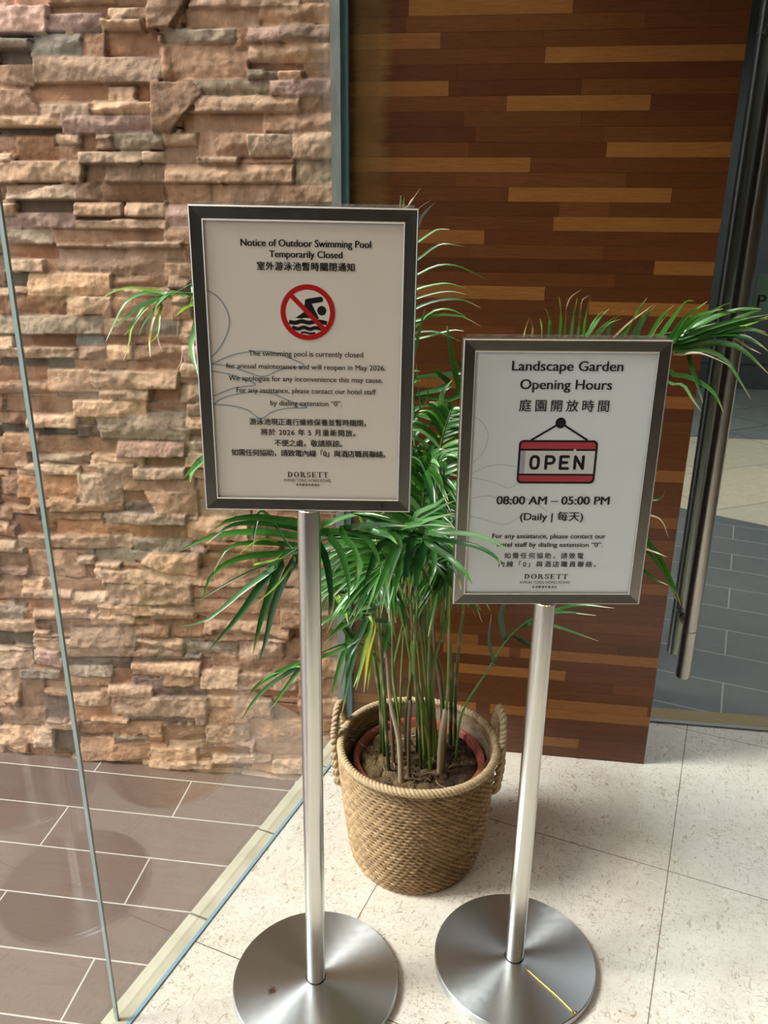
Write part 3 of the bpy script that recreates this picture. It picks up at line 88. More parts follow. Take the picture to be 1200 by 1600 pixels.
CANES=[([(-0.223,1.687,0.24200000000000002),(-0.226,1.692,0.392),(-0.239,1.697,0.487),(-0.248,1.702,0.565),(-0.254,1.707,0.67)],5,4,'g'),([(-0.193,1.611,0.24200000000000002),(-0.203,1.611,0.393),(-0.21,1.611,0.517),(-0.221,1.611,0.653),(-0.224,1.611,0.762)],4.5,3.5,'g'),([(-0.159,1.577,0.24200000000000002),(-0.167,1.574,0.38),(-0.188,1.57,0.485),(-0.199,1.567,0.613)],8,2,'k'),([(-0.185,1.636,0.24200000000000002),(-0.192,1.641,0.374),(-0.197,1.646,0.439)],5,4,'q'),([(-0.143,1.599,0.24200000000000002),(-0.147,1.599,0.388),(-0.145,1.599,0.475)],4.5,5,'q'),([(-0.133,1.693,0.24200000000000002),(-0.136,1.703,0.368),(-0.143,1.713,0.461),(-0.176,1.723,0.645),(-0.17,1.733,0.732)],4.5,3,'g'),([(-0.095,1.639,0.24200000000000002),(-0.106,1.639,0.364),(-0.13,1.639,0.484),(-0.145,1.639,0.576),(-0.136,1.639,0.712)],4.5,3,'y'),([(-0.073,1.622,0.24200000000000002),(-0.072,1.622,0.36),(-0.065,1.622,0.443)],7,6,'k'),([(-0.087,1.668,0.24200000000000002),(-0.097,1.675,0.39),(-0.098,1.683,0.532),(-0.081,1.69,0.623),(-0.09,1.698,0.754)],5,3.5,'y'),([(-0.053,1.737,0.24200000000000002),(-0.056,1.742,0.375),(-0.062,1.747,0.497),(-0.073,1.752,0.59),(-0.087,1.757,0.681)],5,4,'g'),([(-0.041,1.75,0.24200000000000002),(-0.047,1.767,0.386),(-0.044,1.784,0.527),(-0.034,1.8,0.665)],5,3.5,'g'),([(-0.159,1.689,0.24200000000000002),(-0.162,1.682,0.379),(-0.144,1.676,0.556),(-0.121,1.669,0.676)],4.5,3,'y'),([(-0.115,1.667,0.24200000000000002),(-0.114,1.672,0.391),(-0.152,1.677,0.53),(-0.171,1.682,0.643),(-0.178,1.687,0.752)],4.5,3,'y'),([(-0.064,1.717,0.24200000000000002),(-0.075,1.717,0.39),(-0.082,1.717,0.488),(-0.115,1.717,0.596),(-0.126,1.717,0.697)],5,3.2,'y'),([(-0.177,1.672,0.24200000000000002),(-0.184,1.685,0.375),(-0.196,1.697,0.49),(-0.178,1.71,0.605),(-0.16,1.722,0.715)],4,3,'y'),([(-0.082,1.686,0.24200000000000002),(-0.078,1.693,0.405),(-0.1,1.7,0.546),(-0.108,1.706,0.658)],3,2,'k'),([(-0.203,1.672,0.24200000000000002),(-0.213,1.682,0.392),(-0.225,1.693,0.507),(-0.23,1.703,0.653),(-0.238,1.714,0.774)],3.293121133951426,2.4015910144850747,'y'),([(-0.181,1.661,0.24200000000000002),(-0.177,1.675,0.39),(-0.176,1.688,0.505),(-0.172,1.702,0.649),(-0.171,1.716,0.769)],3.4417303409995164,2.1061832924315302,'y'),([(-0.113,1.698,0.24200000000000002),(-0.13,1.693,0.402),(-0.146,1.687,0.527),(-0.157,1.682,0.678),(-0.167,1.676,0.803)],3.4307455631627883,2.2896406920773953,'y'),([(-0.106,1.675,0.24200000000000002),(-0.106,1.668,0.404),(-0.11,1.66,0.529),(-0.108,1.653,0.68),(-0.109,1.646,0.805)],3.8630230426192034,2.0893462072653906,'y'),([(-0.102,1.695,0.24200000000000002),(-0.112,1.697,0.398),(-0.117,1.699,0.519),(-0.129,1.701,0.667),(-0.136,1.704,0.79)],3.4731752423906657,2.42373107819939,'y'),([(-0.164,1.637,0.24200000000000002),(-0.176,1.641,0.394),(-0.191,1.645,0.511),(-0.196,1.649,0.656),(-0.204,1.653,0.777)],3.264850798604918,2.6263507455399036,'y'),([(-0.104,1.711,0.24200000000000002),(-0.103,1.71,0.402),(-0.102,1.709,0.526),(-0.104,1.708,0.676),(-0.105,1.706,0.802)],3.2930138571404854,2.9135318190058364,'g'),([(-0.095,1.695,0.24200000000000002),(-0.103,1.703,0.394),(-0.11,1.712,0.511),(-0.119,1.72,0.658),(-0.125,1.729,0.78)],4.46604114214292,2.1009794387178595,'g'),([(-0.118,1.639,0.24200000000000002),(-0.127,1.632,0.401),(-0.138,1.626,0.524),(-0.142,1.619,0.673),(-0.147,1.613,0.796)],4.508413052920666,2.2909242544995156,'g'),([(-0.066,1.638,0.24200000000000002),(-0.064,1.637,0.398),(-0.062,1.637,0.518),(-0.065,1.637,0.664),(-0.066,1.637,0.786)],4.543814628258131,2.0181875252933077,'y'),([(-0.107,1.641,0.24200000000000002),(-0.12,1.653,0.388),(-0.129,1.666,0.501),(-0.145,1.678,0.642),(-0.155,1.691,0.761)],4.152061205693326,2.077756287853496,'y'),([(-0.176,1.656,0.24200000000000002),(-0.183,1.652,0.4),(-0.193,1.648,0.523),(-0.195,1.645,0.672),(-0.2,1.641,0.796)],4.002326086261533,2.363324836230257,'g'),([(-0.16,1.688,0.24200000000000002),(-0.154,1.684,0.404),(-0.154,1.679,0.529),(-0.146,1.674,0.681),(-0.143,1.669,0.806)],4.574448109344627,2.4239525192717446,'y'),([(-0.094,1.668,0.24200000000000002),(-0.11,1.668,0.397),(-0.119,1.667,0.518),(-0.137,1.667,0.665),(-0.148,1.667,0.788)],4.049124481210479,2.5462300441463857,'y'),([(-0.08,1.7,0.24200000000000002),(-0.097,1.698,0.4),(-0.107,1.696,0.523),(-0.126,1.694,0.672),(-0.137,1.692,0.797)],4.11225704835892,2.2002614250612407,'y'),([(-0.214,1.668,0.24200000000000002),(-0.217,1.664,0.401),(-0.222,1.661,0.525),(-0.222,1.658,0.675),(-0.224,1.654,0.799)],4.445020583264318,2.831047119317351,'g')]
# ---------------------------------------------------------------- helpers
random.seed(7)
rng = np.random.default_rng(11)
def S(r, g, b):
    f = lambda c: (c/255/12.92) if c/255 <= 0.04045 else ((c/255+0.055)/1.055)**2.4
    return (f(r), f(g), f(b), 1.0)
def mat(name, col=(0.5, 0.5, 0.5, 1), rough=0.5, metal=0.0, **kw):
    m = bpy.data.materials.new(name); m.use_nodes = True
    b = m.node_tree.nodes['Principled BSDF']
    b.inputs['Base Color'].default_value = col
    b.inputs['Roughness'].default_value = rough
    b.inputs['Metallic'].default_value = metal
    for k, v in kw.items(): b.inputs[k.replace('_', ' ')].default_value = v
    return m
class N:
    def __init__(s, m): s.t = m.node_tree; s.b = s.t.nodes['Principled BSDF']
    def n(s, kind, **kw):
        x = s.t.nodes.new('ShaderNode'+kind)
        for k, v in kw.items(): setattr(x, k, v)
        return x
    def l(s, a, b): s.t.links.new(a, b)
    def tex(s, out='Object', scale=(1, 1, 1), loc=(0, 0, 0), rot=(0, 0, 0)):
        c = s.n('TexCoord'); mp = s.n('Mapping')
        mp.inputs['Scale'].default_value = scale; mp.inputs['Location'].default_value = loc; mp.inputs['Rotation'].default_value = rot
        s.l(c.outputs[out], mp.inputs[0]); return mp.outputs[0]
    def noise(s, vec, scale, detail=4, rough=0.55, dist=0.0):
        x = s.n('TexNoise'); x.inputs['Scale'].default_value = scale; x.inputs['Detail'].default_value = detail
        x.inputs['Roughness'].default_value = rough; x.inputs['Distortion'].default_value = dist
        s.l(vec, x.inputs['Vector']); return x.outputs['Fac']
    def ramp(s, fac, *stops):
        x = s.n('ValToRGB'); e = x.color_ramp.elements
        e[0].position, e[0].color = stops[0]; e[1].position, e[1].color = stops[-1]
        for p, c in stops[1:-1]: q = e.new(p); q.color = c
        s.l(fac, x.inputs[0]); return x.outputs[0]
    def mix(s, fac, a, b, mode='MIX'):
        x = s.n('Mix', data_type='RGBA', blend_type=mode)
        for sock, v in ((x.inputs[0], fac), (x.inputs[6], a), (x.inputs[7], b)):
            if isinstance(v, (int, float)): sock.default_value = v
            elif isinstance(v, tuple): sock.default_value = v
            else: s.l(v, sock)
        return x.outputs[2]
    def math(s, op, a, b=0.0):
        x = s.n('Math', operation=op)
        for i, v in enumerate((a, b)):
            if isinstance(v, (int, float)): x.inputs[i].default_value = v
            else: s.l(v, x.inputs[i])
        return x.outputs[0]
    def bump(s, h, strength=0.3, dist=0.01):
        x = s.n('Bump'); x.inputs['Strength'].default_value = strength; x.inputs['Distance'].default_value = dist
        s.l(h, x.inputs['Height']); s.l(x.outputs[0], s.b.inputs['Normal'])
    def attr(s, name='Col'):
        x = s.n('Attribute'); x.attribute_name = name; return x.outputs['Color']
    def col(s, c): s.l(c, s.b.inputs['Base Color'])
K = lambda v: (v, v, v, 1.0)

def link(o, parent=None):
    COL.objects.link(o)
    if parent is not None: o.parent = parent
    return o
def obj(name, verts, faces, m=None, parent=None, smooth=False, fm=None, cols=None):
    me = bpy.data.meshes.new(name)
    me.from_pydata([tuple(v) for v in verts], [], faces)
    for x in (m if isinstance(m, (list, tuple)) else [m]):
        if x: me.materials.append(x)
    if fm is not None: me.polygons.foreach_set('material_index', fm)
    if smooth: me.polygons.foreach_set('use_smooth', [True]*len(me.polygons))
    if cols is not None: setcol(me, cols)
    me.update()
    return link(bpy.data.objects.new(name, me), parent)
def setcol(me, cols):
    a = me.color_attributes.new('Col', 'FLOAT_COLOR', 'POINT')
    c = np.ones((len(me.vertices), 4), np.float32); c[:, :3] = np.asarray(cols)[:, :3]
    a.data.foreach_set('color', c.ravel())
def grid_obj(name, V, m=None, parent=None, smooth=True, closed_u=False, cols=None, flip=False):
    nu, nv = V.shape[0], V.shape[1]                     # V[nu,nv,3]
    me = bpy.data.meshes.new(name)
    i = np.arange(nu*nv).reshape(nu, nv)
    a = i if closed_u else i[:-1]
    nx = np.roll(i, -1, 0) if closed_u else i[1:]
    q = np.stack([a[:, :-1], nx[:, :-1], nx[:, 1:], a[:, 1:]], -1).reshape(-1, 4)
    if flip: q = q[:, ::-1]
    me.vertices.add(nu*nv); me.vertices.foreach_set('co', V.astype(np.float32).ravel())
    me.loops.add(q.size); me.loops.foreach_set('vertex_index', q.astype(np.int32).ravel())
    me.polygons.add(len(q)); me.polygons.foreach_set('loop_start', np.arange(0, q.size, 4, dtype=np.int32))
    me.polygons.foreach_set('loop_total', np.full(len(q), 4, np.int32))
    me.update(calc_edges=True)
    me.polygons.foreach_set('use_smooth', [smooth]*len(q))
    if m: me.materials.append(m)
    if cols is not None: setcol(me, cols.reshape(-1, cols.shape[-1]))
    me.validate(); me.update()
    return link(bpy.data.objects.new(name, me), parent)
class MB:
    def __init__(s): s.v = []; s.f = []; s.c = []; s.fm = []
    def add(s, vs, fs, col=None, mi=0):
        o = len(s.v); s.v += [tuple(v) for v in vs]; s.f += [tuple(o+k for k in f) for f in fs]; s.fm += [mi]*len(fs)
        if col is not None: s.c += list(col) if len(col) == len(vs) and hasattr(col[0], '__len__') else [col]*len(vs)
        return s
    def box(s, x0, x1, y0, y1, z0, z1, mi=0, col=None):
        v = [(x0,y0,z0),(x1,y0,z0),(x1,y1,z0),(x0,y1,z0),(x0,y0,z1),(x1,y0,z1),(x1,y1,z1),(x0,y1,z1)]
        return s.add(v, [(0,3,2,1),(4,5,6,7),(0,1,5,4),(1,2,6,5),(2,3,7,6),(3,0,4,7)], col, mi)
    def prism(s, corners, z0, z1, mi=0):
        n = len(corners); v = [(p[0], p[1], z0) for p in corners]+[(p[0], p[1], z1) for p in corners]
        f = [tuple(range(n-1, -1, -1)), tuple(range(n, 2*n))]+[(k, (k+1) % n, n+(k+1) % n, n+k) for k in range(n)]
        return s.add(v, f, None, mi)
    def tube(s, pts, r, seg=10, col=None, mi=0, cap=True):
        pts = [Vector(p) for p in pts]; n = len(pts)
        rr = r if hasattr(r, '__len__') else [r]*n
        vs = []; ref = None
        for k, p in enumerate(pts):
            t = (pts[min(k+1, n-1)]-pts[max(k-1, 0)]).normalized()
            if ref is None: ref = t.orthogonal().normalized()
            ref = (ref-t*ref.dot(t)).normalized(); b = t.cross(ref)
            for j in range(seg):
                a = 2*math.pi*j/seg
                vs.append(p+(ref*math.cos(a)+b*math.sin(a))*rr[k])
        fs = [(k*seg+j, k*seg+(j+1) % seg, (k+1)*seg+(j+1) % seg, (k+1)*seg+j) for k in range(n-1) for j in range(seg)]
        if cap: fs += [tuple(range(seg-1, -1, -1)), tuple((n-1)*seg+j for j in range(seg))]
        return s.add(vs, fs, col, mi)
    def lathe(s, prof, seg=64, c=(0, 0, 0), mi=0):
        n = len(prof); vs = []
        for r, z in prof:
            for j in range(seg):
                a = 2*math.pi*j/seg; vs.append((c[0]+r*math.cos(a), c[1]+r*math.sin(a), c[2]+z))
        fs = [(k*seg+j, k*seg+(j+1) % seg, (k+1)*seg+(j+1) % seg, (k+1)*seg+j) for k in range(n-1) for j in range(seg)]
        if prof[0][0] > 1e-6 and False: pass
        return s.add(vs, fs, None, mi)
    def build(s, name, m, parent=None, smooth=False, xf=None):
        v = s.v if xf is None else [xf @ Vector(p) for p in s.v]
        return obj(name, v, s.f, m, parent, smooth, s.fm if isinstance(m, (list, tuple)) else None, s.c if s.c and len(s.c) == len(s.v) else None)
def empty(name, loc, rz=0.0):
    o = bpy.data.objects.new(name, None); o.location = loc; o.rotation_euler = (0, 0, rz); o.empty_display_size = 0.05
    return link(o)
def tag(o, label, cat, group=None):
    o['label'] = label; o['category'] = cat
    if group: o['group'] = group
    return o
def structure(o, label=None, cat=None):
    o['kind'] = 'structure'
    if label: o['label'] = label
    if cat: o['category'] = cat
    return o
def catmull(P, n):
    P = [Vector(p) for p in P]
    if len(P) == 2: return [P[0].lerp(P[1], k/(n-1)) for k in range(n)]
    Q = [P[0]*2-P[1]]+P+[P[-1]*2-P[-2]]
    out = []
    for k in range(n):
        t = k/(n-1)*(len(P)-1); i = min(int(t), len(P)-2); u = t-i
        a, b, c, d = Q[i:i+4]
        out.append(0.5*((2*b)+(c-a)*u+(2*a-5*b+4*c-d)*u*u+(3*b-a-3*c+d)*u**3))
    return out
def shade_auto(o, ang=35):
    me = o.data; bm = bmesh.new(); bm.from_mesh(me)
    for f in bm.faces: f.smooth = True
    for ed in bm.edges:
        if len(ed.link_faces) == 2 and ed.calc_face_angle(0) > math.radians(ang): ed.smooth = False
    bm.to_mesh(me); bm.free(); return o

def fbm(shape, cell, octaves=4, gain=0.5, seed=0):
    """value noise on a regular grid, cell = grid points per lattice cell (can differ per axis)"""
    r = np.random.default_rng(seed); out = np.zeros(shape); amp = 1.0; tot = 0
    cx, cy = cell if hasattr(cell, '__len__') else (cell, cell)
    for _ in range(octaves):
        nx, ny = int(shape[0]/cx)+3, int(shape[1]/cy)+3
        L = r.random((nx, ny))*2-1
        X = np.arange(shape[0])/cx; Y = np.arange(shape[1])/cy
        xi = X.astype(int); yi = Y.astype(int); fx = X-xi; fy = Y-yi
        fx = fx*fx*(3-2*fx); fy = fy*fy*(3-2*fy)
        a = L[np.ix_(xi, yi)]; b = L[np.ix_(xi+1, yi)]; c = L[np.ix_(xi, yi+1)]; d = L[np.ix_(xi+1, yi+1)]
        fx = fx[:, None]; fy = fy[None, :]
        out += amp*((a*(1-fx)+b*fx)*(1-fy)+(c*(1-fx)+d*fx)*fy); tot += amp
        amp *= gain; cx = max(cx/2, 1.0); cy = max(cy/2, 1.0)
    return out/tot

# ---------------------------------------------------------------- materials
def brushed(name, col, rough, aniso=0.0, scale=(1, 1, 1), radial=False, amt=0.12):
    m = mat(name, col, rough, 1.0); k = N(m)
    v = k.tex('Object', scale)
    nz = k.noise(v, 60, 5)
    k.l(k.math('ADD', k.math('MULTIPLY', nz, amt), rough-amt*0.5), k.b.inputs['Roughness'])
    c = k.mix(k.noise(k.tex('Object'), 9, 5), tuple(x*0.88 for x in col[:3])+(1,), tuple(min(1, x*1.08) for x in col[:3])+(1,))
    k.col(c)
    if radial:
        k.b.inputs['Anisotropic'].default_value = aniso; k.b.inputs['Anisotropic Rotation'].default_value = 0.25
        t = k.n('Tangent', direction_type='RADIAL', axis='Z'); k.l(t.outputs[0], k.b.inputs['Tangent'])
    return m
M_base = brushed('spun_steel', (0.62, 0.645, 0.66, 1), 0.38, 0.85, radial=True)
M_base2 = brushed('rust_spotted_spun_steel', (0.62, 0.645, 0.66, 1), 0.38, 0.85, radial=True)
_k = N(M_base2); _c = _k.b.inputs['Base Color'].links[0].from_socket
_d = _k.n('VectorMath', operation='DISTANCE'); _k.l(_k.tex('Object'), _d.inputs[0]); _d.inputs[1].default_value = RUST
_f = _k.math('ADD', _d.outputs['Value'], _k.math('MULTIPLY', _k.noise(_k.tex('Object'), 160, 4), 0.014))
_k.col(_k.mix(_k.ramp(_f, (0.011, K(0.9)), (0.018, K(0))), _c, S(120, 88, 58)))
M_pole = brushed('pole_steel', (0.66, 0.65, 0.62, 1), 0.24, scale=(1, 1, 0.05))
M_frame = brushed('frame_steel', (0.50, 0.475, 0.435, 1), 0.30, scale=(1, 1, 1))
M_lip = mat('highlight_steel_lip', (0.86, 0.85, 0.82, 1), 0.42, 1.0)  # lighter than the rails: edge highlight put into the lip colour
M_handle = brushed('handle_steel', (0.54, 0.51, 0.46, 1), 0.33, scale=(1, 1, 0.05))
M_black = mat('black_ink', S(22, 20, 20), 0.45)
M_ink = mat('dark_ink', S(42, 36, 34), 0.45)
M_logo = mat('brown_ink', S(62, 48, 42), 0.45)
M_pale = mat('grey_ink', S(120, 108, 100), 0.45)
M_red = mat('red_ink', S(186, 28, 30), 0.4)
M_pink = mat('muted_red_ink', S(190, 70, 80), 0.4)
M_blue = mat('blue_grey_line_ink', S(140, 156, 168), 0.45)
M_faint = mat('faint_line_ink', S(204, 208, 208), 0.45)
M_white = mat('white_ink', S(226, 226, 226), 0.45)
M_greyink = mat('light_grey_ink', S(178, 178, 186), 0.45)
def paper(name, c):
    m = mat(name, c, 0.35); k = N(m)
    m.node_tree.nodes['Principled BSDF'].inputs['Coat Weight'].default_value = 0.5
    m.node_tree.nodes['Principled BSDF'].inputs['Coat Roughness'].default_value = 0.12
    v = k.tex('Object', (1, 1, 0.25)); k.bump(k.noise(v, 14, 2), 0.12, 0.004)
    return m
M_paperL = paper('cream_poster_paper', S(234, 225, 213))
M_paperR = paper('white_poster_paper', S(242, 248, 253))
def glass(name, tint, base=0.06, dust=0.0):
    m = bpy.data.materials.new(name); m.use_nodes = True
    t = m.node_tree; t.nodes.clear(); k = N.__new__(N); k.t = t
    out = k.n('OutputMaterial'); tr = k.n('BsdfTransparent'); gl = k.n('BsdfGlossy'); mx = k.n('MixShader')
    tr.inputs[0].default_value = tint; gl.inputs['Roughness'].default_value = 0.0
    geo = k.n('NewGeometry'); dot = k.n('VectorMath', operation='DOT_PRODUCT')
    k.l(geo.outputs['Incoming'], dot.inputs[0]); k.l(geo.outputs['Normal'], dot.inputs[1])
    c = k.math('SUBTRACT', 1.0, k.math('ABSOLUTE', dot.outputs['Value']))
    f = k.math('ADD', base, k.math('MULTIPLY', 1-base, k.math('POWER', c, 5.0)))
    k.l(f, mx.inputs[0]); k.l(tr.outputs[0], mx.inputs[1]); k.l(gl.outputs[0], mx.inputs[2])
    k.l(mx.outputs[0], out.inputs[0])
    return m
M_glass = glass('clear_glass', (0.965, 0.985, 0.975, 1))
M_doorglass = glass('door_glass', (0.90, 0.93, 0.92, 1), 0.05)
M_edge = mat('green_glass_edge', S(150, 168, 164), 0.12)
M_teal = mat('teal_glass_edge', S(120, 168, 182), 0.3)
M_seal = mat('silicone_seal', S(150, 152, 146), 0.5)
M_mortar = mat('grey_mortar', S(112, 114, 108), 0.8); _k = N(M_mortar)
_k.col(_k.ramp(_k.noise(_k.tex('Object', (1, 1, .3)), 30, 5), (0.3, S(128, 132, 126)), (0.7, S(160, 162, 154))))
# marble floor: tile grid in the floor's own axes
def floor_marble():
    m = mat('cream_fossil_marble', S(228, 220, 204), 0.28); k = N(m)
    v = k.tex('Object')
    base = k.ramp(k.noise(v, 3.2, 6, 0.6, 0.6), (0.3, S(216, 208, 193)), (0.55, S(231, 226, 215)), (0.75, S(240, 237, 229)))
    wv = k.noise(v, 24, 4, 0.6, 2.2)
    veins = k.ramp(wv, (0.40, K(0)), (0.44, K(1)), (0.475, K(0)))
    base = k.mix(k.math('MULTIPLY', veins, 0.30), base, S(170, 150, 122))
    d = k.noise(v, 6.0, 3)
    vd = k.n('Mapping'); vd.inputs['Scale'].default_value = (1.0, 2.6, 1); vd.inputs['Rotation'].default_value = (0, 0, 0.7); k.l(v, vd.inputs[0])
    sp = k.noise(vd.outputs[0], 62, 3, 0.5, 1.6)
    mask = k.math('MULTIPLY', k.ramp(sp, (0.60, K(0)), (0.66, K(1))), k.ramp(d, (0.40, K(0.1)), (0.62, K(1))))
    base = k.mix(k.math('MULTIPLY', mask, 0.75), base, S(150, 122, 90))
    vd2 = k.n('Mapping'); vd2.inputs['Scale'].default_value = (2.4, 1.0, 1); vd2.inputs['Rotation'].default_value = (0, 0, -0.5); k.l(v, vd2.inputs[0])
    sp2 = k.noise(vd2.outputs[0], 38, 3, 0.5, 1.4)
    base = k.mix(k.math('MULTIPLY', k.ramp(sp2, (0.62, K(0)), (0.66, K(1))), 0.55), base, S(160, 134, 102))
    br = k.n('TexBrick'); br.offset = 0.0; br.squash = 1.0
    for nme, val in (('Scale', 1.0), ('Mortar Size', 0.0011), ('Mortar Smooth', 0.0), ('Brick Width', 0.645), ('Row Height', 0.645)): br.inputs[nme].default_value = val
    br.inputs['Color1'].default_value = K(0); br.inputs['Color2'].default_value = K(0); br.inputs['Mortar'].default_value = K(1)
    sh = k.n('Mapping'); sh.inputs['Location'].default_value = (-0.034+6.45, -1.742+6.45, 0); k.l(v, sh.inputs[0]); k.l(sh.outputs[0], br.inputs[0])
    base = k.mix(br.outputs['Color'], base, S(112, 94, 74)); k.col(base)
    k.l(k.math('ADD', 0.18, k.math('MULTIPLY', k.noise(v, 12, 4), 0.16)), k.b.inputs['Roughness'])
    return m
M_marble = floor_marble()
def brick_floor(name, w, h, off, loc, mortar, cols, morcol, rough, grain, rot=0.0):
    m = mat(name, cols[0], rough); k = N(m)
    v = k.tex('Object', loc=loc, rot=(0, 0, rot))
    br = k.n('TexBrick'); br.offset = off; br.squash = 1.0
    for nme, val in (('Scale', 1.0), ('Mortar Size', mortar), ('Mortar Smooth', 0.1), ('Brick Width', w), ('Row Height', h), ('Bias', 0.0)): br.inputs[nme].default_value = val
    br.inputs['Color1'].default_value = cols[0]; br.inputs['Color2'].default_value = cols[1]; br.inputs['Mortar'].default_value = morcol
    k.l(v, br.inputs[0])
    g = k.noise(k.tex('Object', grain), 9, 6, 0.65, 0.5)
    c = k.mix(k.math('MULTIPLY', k.ramp(g, (0.3, K(0)), (0.7, K(1))), 0.55), br.outputs['Color'], tuple(x*0.62 for x in cols[0][:3])+(1,))
    c = k.mix(br.outputs['Fac'], c, morcol)
    k.col(c); k.bump(g, 0.15, 0.004)
    return m
M_deck = brick_floor('brown_wood_grain_tiles', 0.654, 0.1648, 0.5, (0.873+6.54, -0.0444+3.296, 0), 0.0021, (S(120, 100, 90), S(104, 86, 78)), S(190, 186, 178), 0.36, (0.6, 9, 1))
M_slate = brick_floor('dark_slate_tiles', 0.62, 0.21, 0.5, (6.2+.18, 6.3, 0), 0.003, (S(92, 98, 98), S(80, 86, 88)), S(150, 150, 144), 0.32, (5, 5, 1), GA)
M_paving = brick_floor('pale_stone_paving', 0.9, 0.6, 0.5, (6.2, 6.3, 0), 0.004, (S(196, 182, 152), S(184, 172, 146)), S(120, 112, 100), 0.6, (3, 3, 1), -0.5)
M_grey_paving = brick_floor('grey_stone_paving', 0.9, 0.5, 0.5, (6.2, 6.3, 0), 0.01, (S(118, 122, 116), S(108, 112, 108)), S(70, 74, 70), 0.6, (3, 3, 1), -0.6)
M_kerb = mat('cream_kerb_tile', S(214, 208, 186), 0.35); _k = N(M_kerb)
_k.col(_k.ramp(_k.noise(_k.tex('Object'), 12, 4), (0.3, S(184, 178, 154)), (0.7, S(206, 200, 178))))
M_sealblue = mat('blue_silicone', S(140, 172, 190), 0.25)
M_grout = mat('grout', S(118, 116, 104), 0.7)
M_brass = mat('brass_threshold', S(128, 106, 66), 0.4, 0.35)
M_alu = mat('aluminium_strip', S(150, 152, 154), 0.3, 1.0)
M_dark = mat('dark_stone', S(40, 46, 46), 0.4); _k = N(M_dark)
_k.col(_k.ramp(_k.noise(_k.tex('Object'), 5, 6, .7), (0.35, S(12, 15, 15)), (0.7, S(40, 46, 45))))
M_plaster = mat('warm_plaster', S(118, 110, 100), 0.8)
M_dim = mat('dimmed_unseen_wall', S(66, 54, 45), 0.6)  # unseen right-hand walls, darkened to weaken their reflection in the glass
M_ceil = mat('ceiling_paint', S(170, 162, 150), 0.8)
def wood():
    m = mat('laminated_wood_planks', (0.2, 0.1, 0.05, 1), 0.42); k = N(m)
    a = k.attr(); v = k.tex('Object', (0.55, 1, 9.0))
    g = k.noise(v, 26, 6, 0.65, 1.2); g2 = k.noise(k.tex('Object', (1.2, 1, 30)), 30, 4, 0.6)
    c = k.mix(k.ramp(g, (0.3, K(0.0)), (0.72, K(0.65))), a, k.mix(1.0, a, (0.45, 0.40, 0.36, 1), 'MULTIPLY'))
    c = k.mix(k.math('MULTIPLY', k.ramp(g2, (0.45, K(0)), (0.7, K(1))), 0.35), c, k.mix(1.0, a, (1.25, 1.22, 1.15, 1), 'MULTIPLY'))
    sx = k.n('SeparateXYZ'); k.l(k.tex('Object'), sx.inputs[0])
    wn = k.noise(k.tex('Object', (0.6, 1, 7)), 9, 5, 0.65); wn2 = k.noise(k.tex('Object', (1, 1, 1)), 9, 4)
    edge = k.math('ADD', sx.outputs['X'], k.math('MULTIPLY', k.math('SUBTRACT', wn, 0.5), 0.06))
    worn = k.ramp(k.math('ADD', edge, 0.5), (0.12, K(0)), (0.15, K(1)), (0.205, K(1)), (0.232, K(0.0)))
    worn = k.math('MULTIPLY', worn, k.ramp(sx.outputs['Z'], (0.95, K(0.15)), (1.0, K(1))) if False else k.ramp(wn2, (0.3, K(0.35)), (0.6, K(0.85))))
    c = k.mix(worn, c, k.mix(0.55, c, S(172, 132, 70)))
    k.col(c); k.bump(g2, 0.05, 0.002)
    k.b.inputs['Coat Weight'].default_value = 0.45; k.b.inputs['Coat Roughness'].default_value = 0.16
    k.b.inputs['Specular IOR Level'].default_value = 0.3
    return m
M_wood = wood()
def stone():
    m = mat('split_face_stone', (0.4, 0.3, 0.2, 1), 0.75); k = N(m)
    v = k.tex('Object'); a = k.attr()
    n1 = k.noise(v, 55, 6, 0.7); n2 = k.noise(k.tex('Object', (14, 14, 0.9)), 14, 3, 0.6)
    c = k.mix(k.ramp(n1, (0.3, K(0)), (0.7, K(0.5))), a, k.mix(1.0, a, (0.66, 0.62, 0.58, 1), 'MULTIPLY'))
    c = k.mix(k.math('MULTIPLY', k.ramp(n2, (0.52, K(0)), (0.70, K(1))), 0.35), c, k.mix(1.0, a, (0.6, 0.55, 0.52, 1), 'MULTIPLY'))
    bh = k.math('ADD', k.noise(v, 46, 8, 0.72, 0.6), k.math('MULTIPLY', k.noise(v, 16, 5, 0.6, 1.0), 1.4))
    k.col(c); k.bump(bh, 0.6, 0.007)
    return m
M_stone = stone()
def leafy(name, trans=0.25, rough=0.33):
    m = mat(name, (0.1, 0.3, 0.05, 1), rough); k = N(m); a = k.attr(); k.col(a)
    k.b.inputs['Specular IOR Level'].default_value = 0.6
    tl = k.n('BsdfTranslucent'); mx = k.n('MixShader'); mx.inputs[0].default_value = trans
    k.l(k.mix(1.0, a, (1.3, 1.35, 0.8, 1), 'MULTIPLY'), tl.inputs[0])
    o = [x for x in k.t.nodes if x.type == 'OUTPUT_MATERIAL'][0]
    k.l(k.b.outputs[0], mx.inputs[1]); k.l(tl.outputs[0], mx.inputs[2]); k.l(mx.outputs[0], o.inputs[0])
    return m
M_leaf = leafy('palm_leaf', 0.25, 0.28); M_cane = leafy('palm_cane', 0.0, 0.45)
def straw():
    m = mat('woven_straw', S(190, 152, 106), 0.7); k = N(m); a = k.attr()
    c = k.mix(k.ramp(k.noise(k.tex('Object', (1, 1, 3)), 120, 4), (0.35, K(0)), (0.7, K(0.5))), a, k.mix(1.0, a, (0.62, 0.56, 0.5, 1), 'MULTIPLY'))
    k.col(c); k.bump(k.noise(k.tex('Object', (1, 1, 2)), 260, 3), 0.4, 0.002)
    return m
M_straw = straw()
